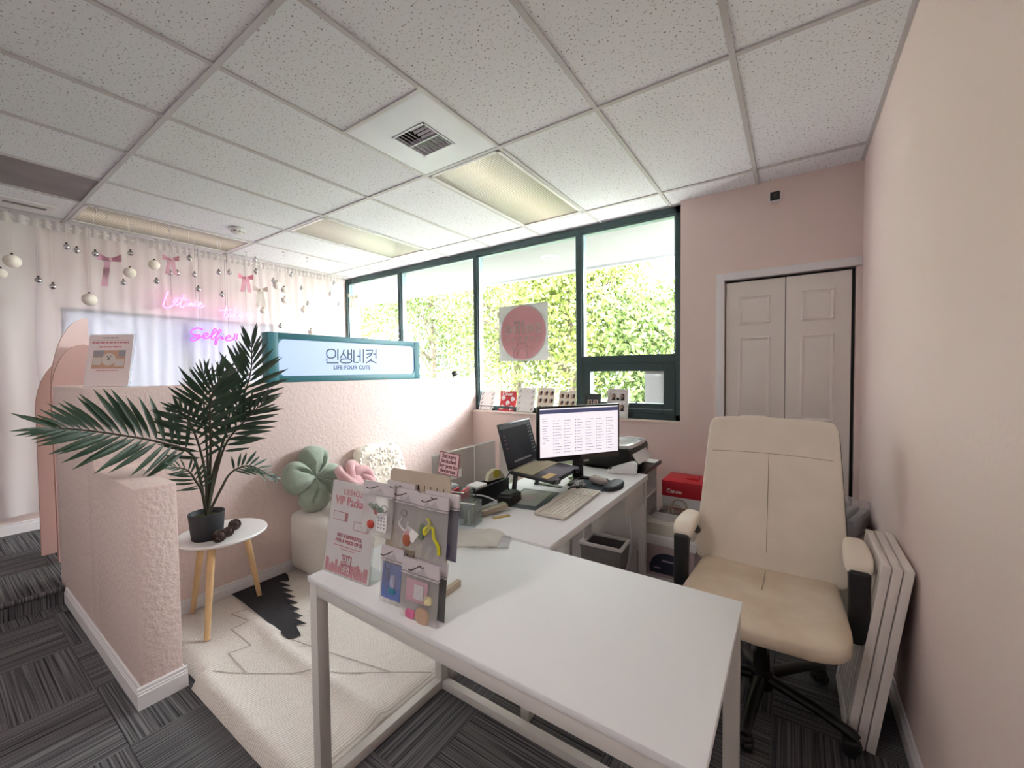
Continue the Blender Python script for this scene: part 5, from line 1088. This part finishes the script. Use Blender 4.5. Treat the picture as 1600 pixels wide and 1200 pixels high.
# ivory ruffle cushion
rc = thing('ruffle_cushion', 'ivory cushion covered in ruffled fabric flowers at the bench end', 'cushion', (-2.80, 2.16, OZ + .185), rot=(R(68), R(3), R(90)))
B(M_ivory).sell(.23, .19, .06, .75, .45, 40, 18).done('body', rc, smooth=70)
rr = random.Random(11); k = 0; spots = []
while len(spots) < 24:
    x, y = rr.uniform(-.19, .19), rr.uniform(-.15, .16)
    if all((x - a) ** 2 + (y - c) ** 2 > .0032 for a, c in spots): spots.append((x, y))
for x, y in spots:
    b = B(M_ivory); z0 = .058 * max(.2, 1 - (abs(x) / .24) ** 3 - (abs(y) / .2) ** 3); ph = rr.random() * 6; R0 = rr.uniform(.020, .026)
    for L_ in range(5):
        a = ph + L_ * 2 * pi / 5
        b.sell(R0 * .85, R0 * .62, .0045, 1, 1, 10, 6, M=Matrix.Translation((R0 * .9 * cos(a), R0 * .9 * sin(a), .006 + .003 * (L_ % 2))) @ Matrix.Rotation(a, 4, 'Z') @ Matrix.Rotation(-.45, 4, 'Y'))
    b.sell(.006, .006, .006, 1, 1, 8, 6, (0, 0, .007))
    b.done('fabric_flower', rc, smooth=80, loc=(x, y, z0))

# ================================================================== SIDE TABLE, PALM, CONES
stb = thing('side_table', 'round white side table with three pale wooden legs', 'side table', (-2.63, .955, .033)); SR = .215; STZ = .47
B(mat('table_white', (240, 238, 238), .4)).lathe([(0, STZ - .006), (SR - .012, STZ - .006), (SR, STZ + .004), (SR, STZ + .010), (SR - .003, STZ + .014), (0, STZ + .014)], 56).done('tabletop', stb)
for a in (-42, 106, 205):
    d = Vector((cos(R(a)), sin(R(a)), 0)); B(M_wood).tube([d * .13 + Vector((0, 0, STZ - .006)), d * .215 + Vector((0, 0, .002))], [.019, .0125], 16).done('leg', stb)
TT = .033 + STZ + .0145
pt = thing('potted_palm', 'artificial palm with dark green fronds in a charcoal pot', 'potted plant', (-2.60, .872, TT))
B(M_pot).lathe([(0, 0), (.066, 0), (.07, .004), (.082, .14), (.078, .14), (.072, .115), (0, .115)], 32).done('pot', pt); B(M_soil).lathe([(0, .122), (.03, .12), (.072, .116)], 20).done('moss', pt)
O = Vector((-2.60, .872, TT))
lb_ = B(M_leaf)
lw = [0, .6, .95, 1, .85, .5, .0]
Vv = []
for i, w in enumerate(lw):
    x = i / 6; z = -.10 * x * x; Vv.append([lb_.bm.verts.new((x, -w * .06, z + .02 * w)), lb_.bm.verts.new((x, 0, z)), lb_.bm.verts.new((x, w * .06, z + .02 * w))])
for i in range(6):
    for c in range(2): lb_.bm.faces.new((Vv[i][c], Vv[i + 1][c], Vv[i + 1][c + 1], Vv[i][c + 1]))
bmesh.ops.remove_doubles(lb_.bm, verts=lb_.bm.verts, dist=.0005)
_o = lb_.done('leaflet', smooth=80); leaf_me = _o.data; bpy.data.objects.remove(_o)
def frond(ctrl, start, n, L0, wfac=1.0, up=Vector((0, 0, 1)), spread=52, seed=0):
    pts = smoothpts([Vector((0, 0, .11))] + [c - O for c in ctrl], 6); k = len(pts); rr = random.Random(seed)
    fr = B(M_stem).tube(pts, [.0065 * (1 - .75 * i / k) + .0012 for i in range(k)], 7).done('frond', pt, smooth=80)
    s0 = int(k * start)
    for i in range(n):
        f = i / (n - 1); pos = s0 + (k - 1 - s0) * f; a = int(min(k - 2, pos)); tt = pos - a; p = pts[a].lerp(pts[a + 1], tt); tg = (pts[a + 1] - pts[a]).normalized()
        side = tg.cross(up); side = side.normalized() if side.length > .05 else Vector((1, 0, 0)); nrm = side.cross(tg).normalized()
        for sgn in (-1, 1):
            al = R((spread + 12) * (1 - f) + 16 * f + rr.uniform(-5, 5)); L = L0 * (.55 + .45 * sin(pi * min(1, f * 1.05 + .18))) * rr.uniform(.9, 1.1)
            d = (tg * cos(al) + side * sgn * sin(al) + nrm * (.16 + rr.uniform(-.08, .08))).normalized(); nn = (nrm - d * nrm.dot(d)).normalized(); yv = nn.cross(d)
            o = bpy.data.objects.new('leaflet', leaf_me); COL.objects.link(o); o.parent = fr
            o.matrix_basis = Matrix(((d.x * L, yv.x * L * wfac, nn.x * L, p.x), (d.y * L, yv.y * L * wfac, nn.y * L, p.y), (d.z * L, yv.z * L * wfac, nn.z * L, p.z), (0, 0, 0, 1)))
A = atX
UPC = Vector((.80, -.42, .42))
frond([A(312, 745, -2.6), A(296, 707, -2.56), A(245, 690, -2.52), A(190, 680, -2.5), A(130, 672, -2.48), A(85, 669, -2.46)], .36, 20, .24, .95, up=UPC, seed=1)
frond([A(335, 740, -2.6), A(352, 680, -2.58), A(378, 625, -2.56), A(392, 580, -2.55), A(393, 540, -2.55)], .45, 15, .24, 1.0, up=Vector((.8, -.55, .2)), seed=2)
frond([A(328, 740, -2.6), A(329, 690, -2.52), A(328, 640, -2.45), A(334, 610, -2.40), A(345, 590, -2.38)], .42, 13, .21, 1.0, up=Vector((.8, -.5, .3)), seed=3)
frond([A(338, 740, -2.6), A(355, 690, -2.55), A(385, 655, -2.5), A(410, 630, -2.48)], .42, 12, .2, 1.0, up=Vector((.75, -.55, .35)), seed=4)
frond([A(345, 765, -2.6), A(362, 738, -2.62), A(392, 728, -2.62), A(425, 745, -2.62)], .55, 11, .12, 1.1, up=Vector((.6, -.4, .7)), seed=5)
frond([A(322, 750, -2.6), A(312, 700, -2.56), A(296, 660, -2.52), A(278, 640, -2.48)], .42, 12, .2, 1.0, up=UPC, seed=6)
frond([A(325, 740, -2.62), A(322, 680, -2.66), A(318, 620, -2.68), A(318, 585, -2.70)], .55, 10, .17, .95, up=Vector((.8, -.5, .3)), seed=7)
frond([A(316, 770, -2.58), A(306, 752, -2.54), A(293, 735, -2.5), A(272, 730, -2.46)], .35, 11, .12, 1.1, up=UPC, seed=8)
frond([A(334, 735, -2.6), A(352, 680, -2.62), A(362, 630, -2.64), A(372, 600, -2.66)], .45, 11, .19, .95, up=Vector((.8, -.5, .3)), seed=9)
def cone(px, py, r, ph, label):
    p = atZ(px, py, TT); t = thing('pinecone', label, 'pinecone', (p.x, p.y, TT), group='pinecones on the side table', rot=(0, 0, 0)); M = Matrix.Translation((0, 0, r * .98)) @ Matrix.Rotation(R(62), 4, 'Y') @ Matrix.Rotation(ph, 4, 'Z')
    B(M_cone).sell(r * .62, r * .62, r * .85, 1, 1, 12, 8, M=M).done('core', t); b = B(M_cone)
    for k in range(70):
        f = k / 69; th = k * 2.4; zz = (-.8 + 1.6 * f) * r; rad = r * .98 * math.sqrt(max(.05, 1 - (zz / r / 1.0) ** 2)); s = r * .24 * (1 - .4 * f)
        Q = M @ Matrix.Translation((rad * .78 * cos(th), rad * .78 * sin(th), zz)) @ Matrix.Rotation(th, 4, 'Z') @ Matrix.Rotation(R(-25), 4, 'Y'); b.sell(s, s * .9, s * .35, 1, 1, 8, 5, M=Q)
    b.done('scales', t)
cone(343, 848, .036, 0, 'large brown pinecone nearest on the side table by the pot'); cone(357, 839, .030, 1, 'middle pinecone of the three beside the pot'); cone(367, 829, .034, 2, 'farthest pinecone on the right of the side table')
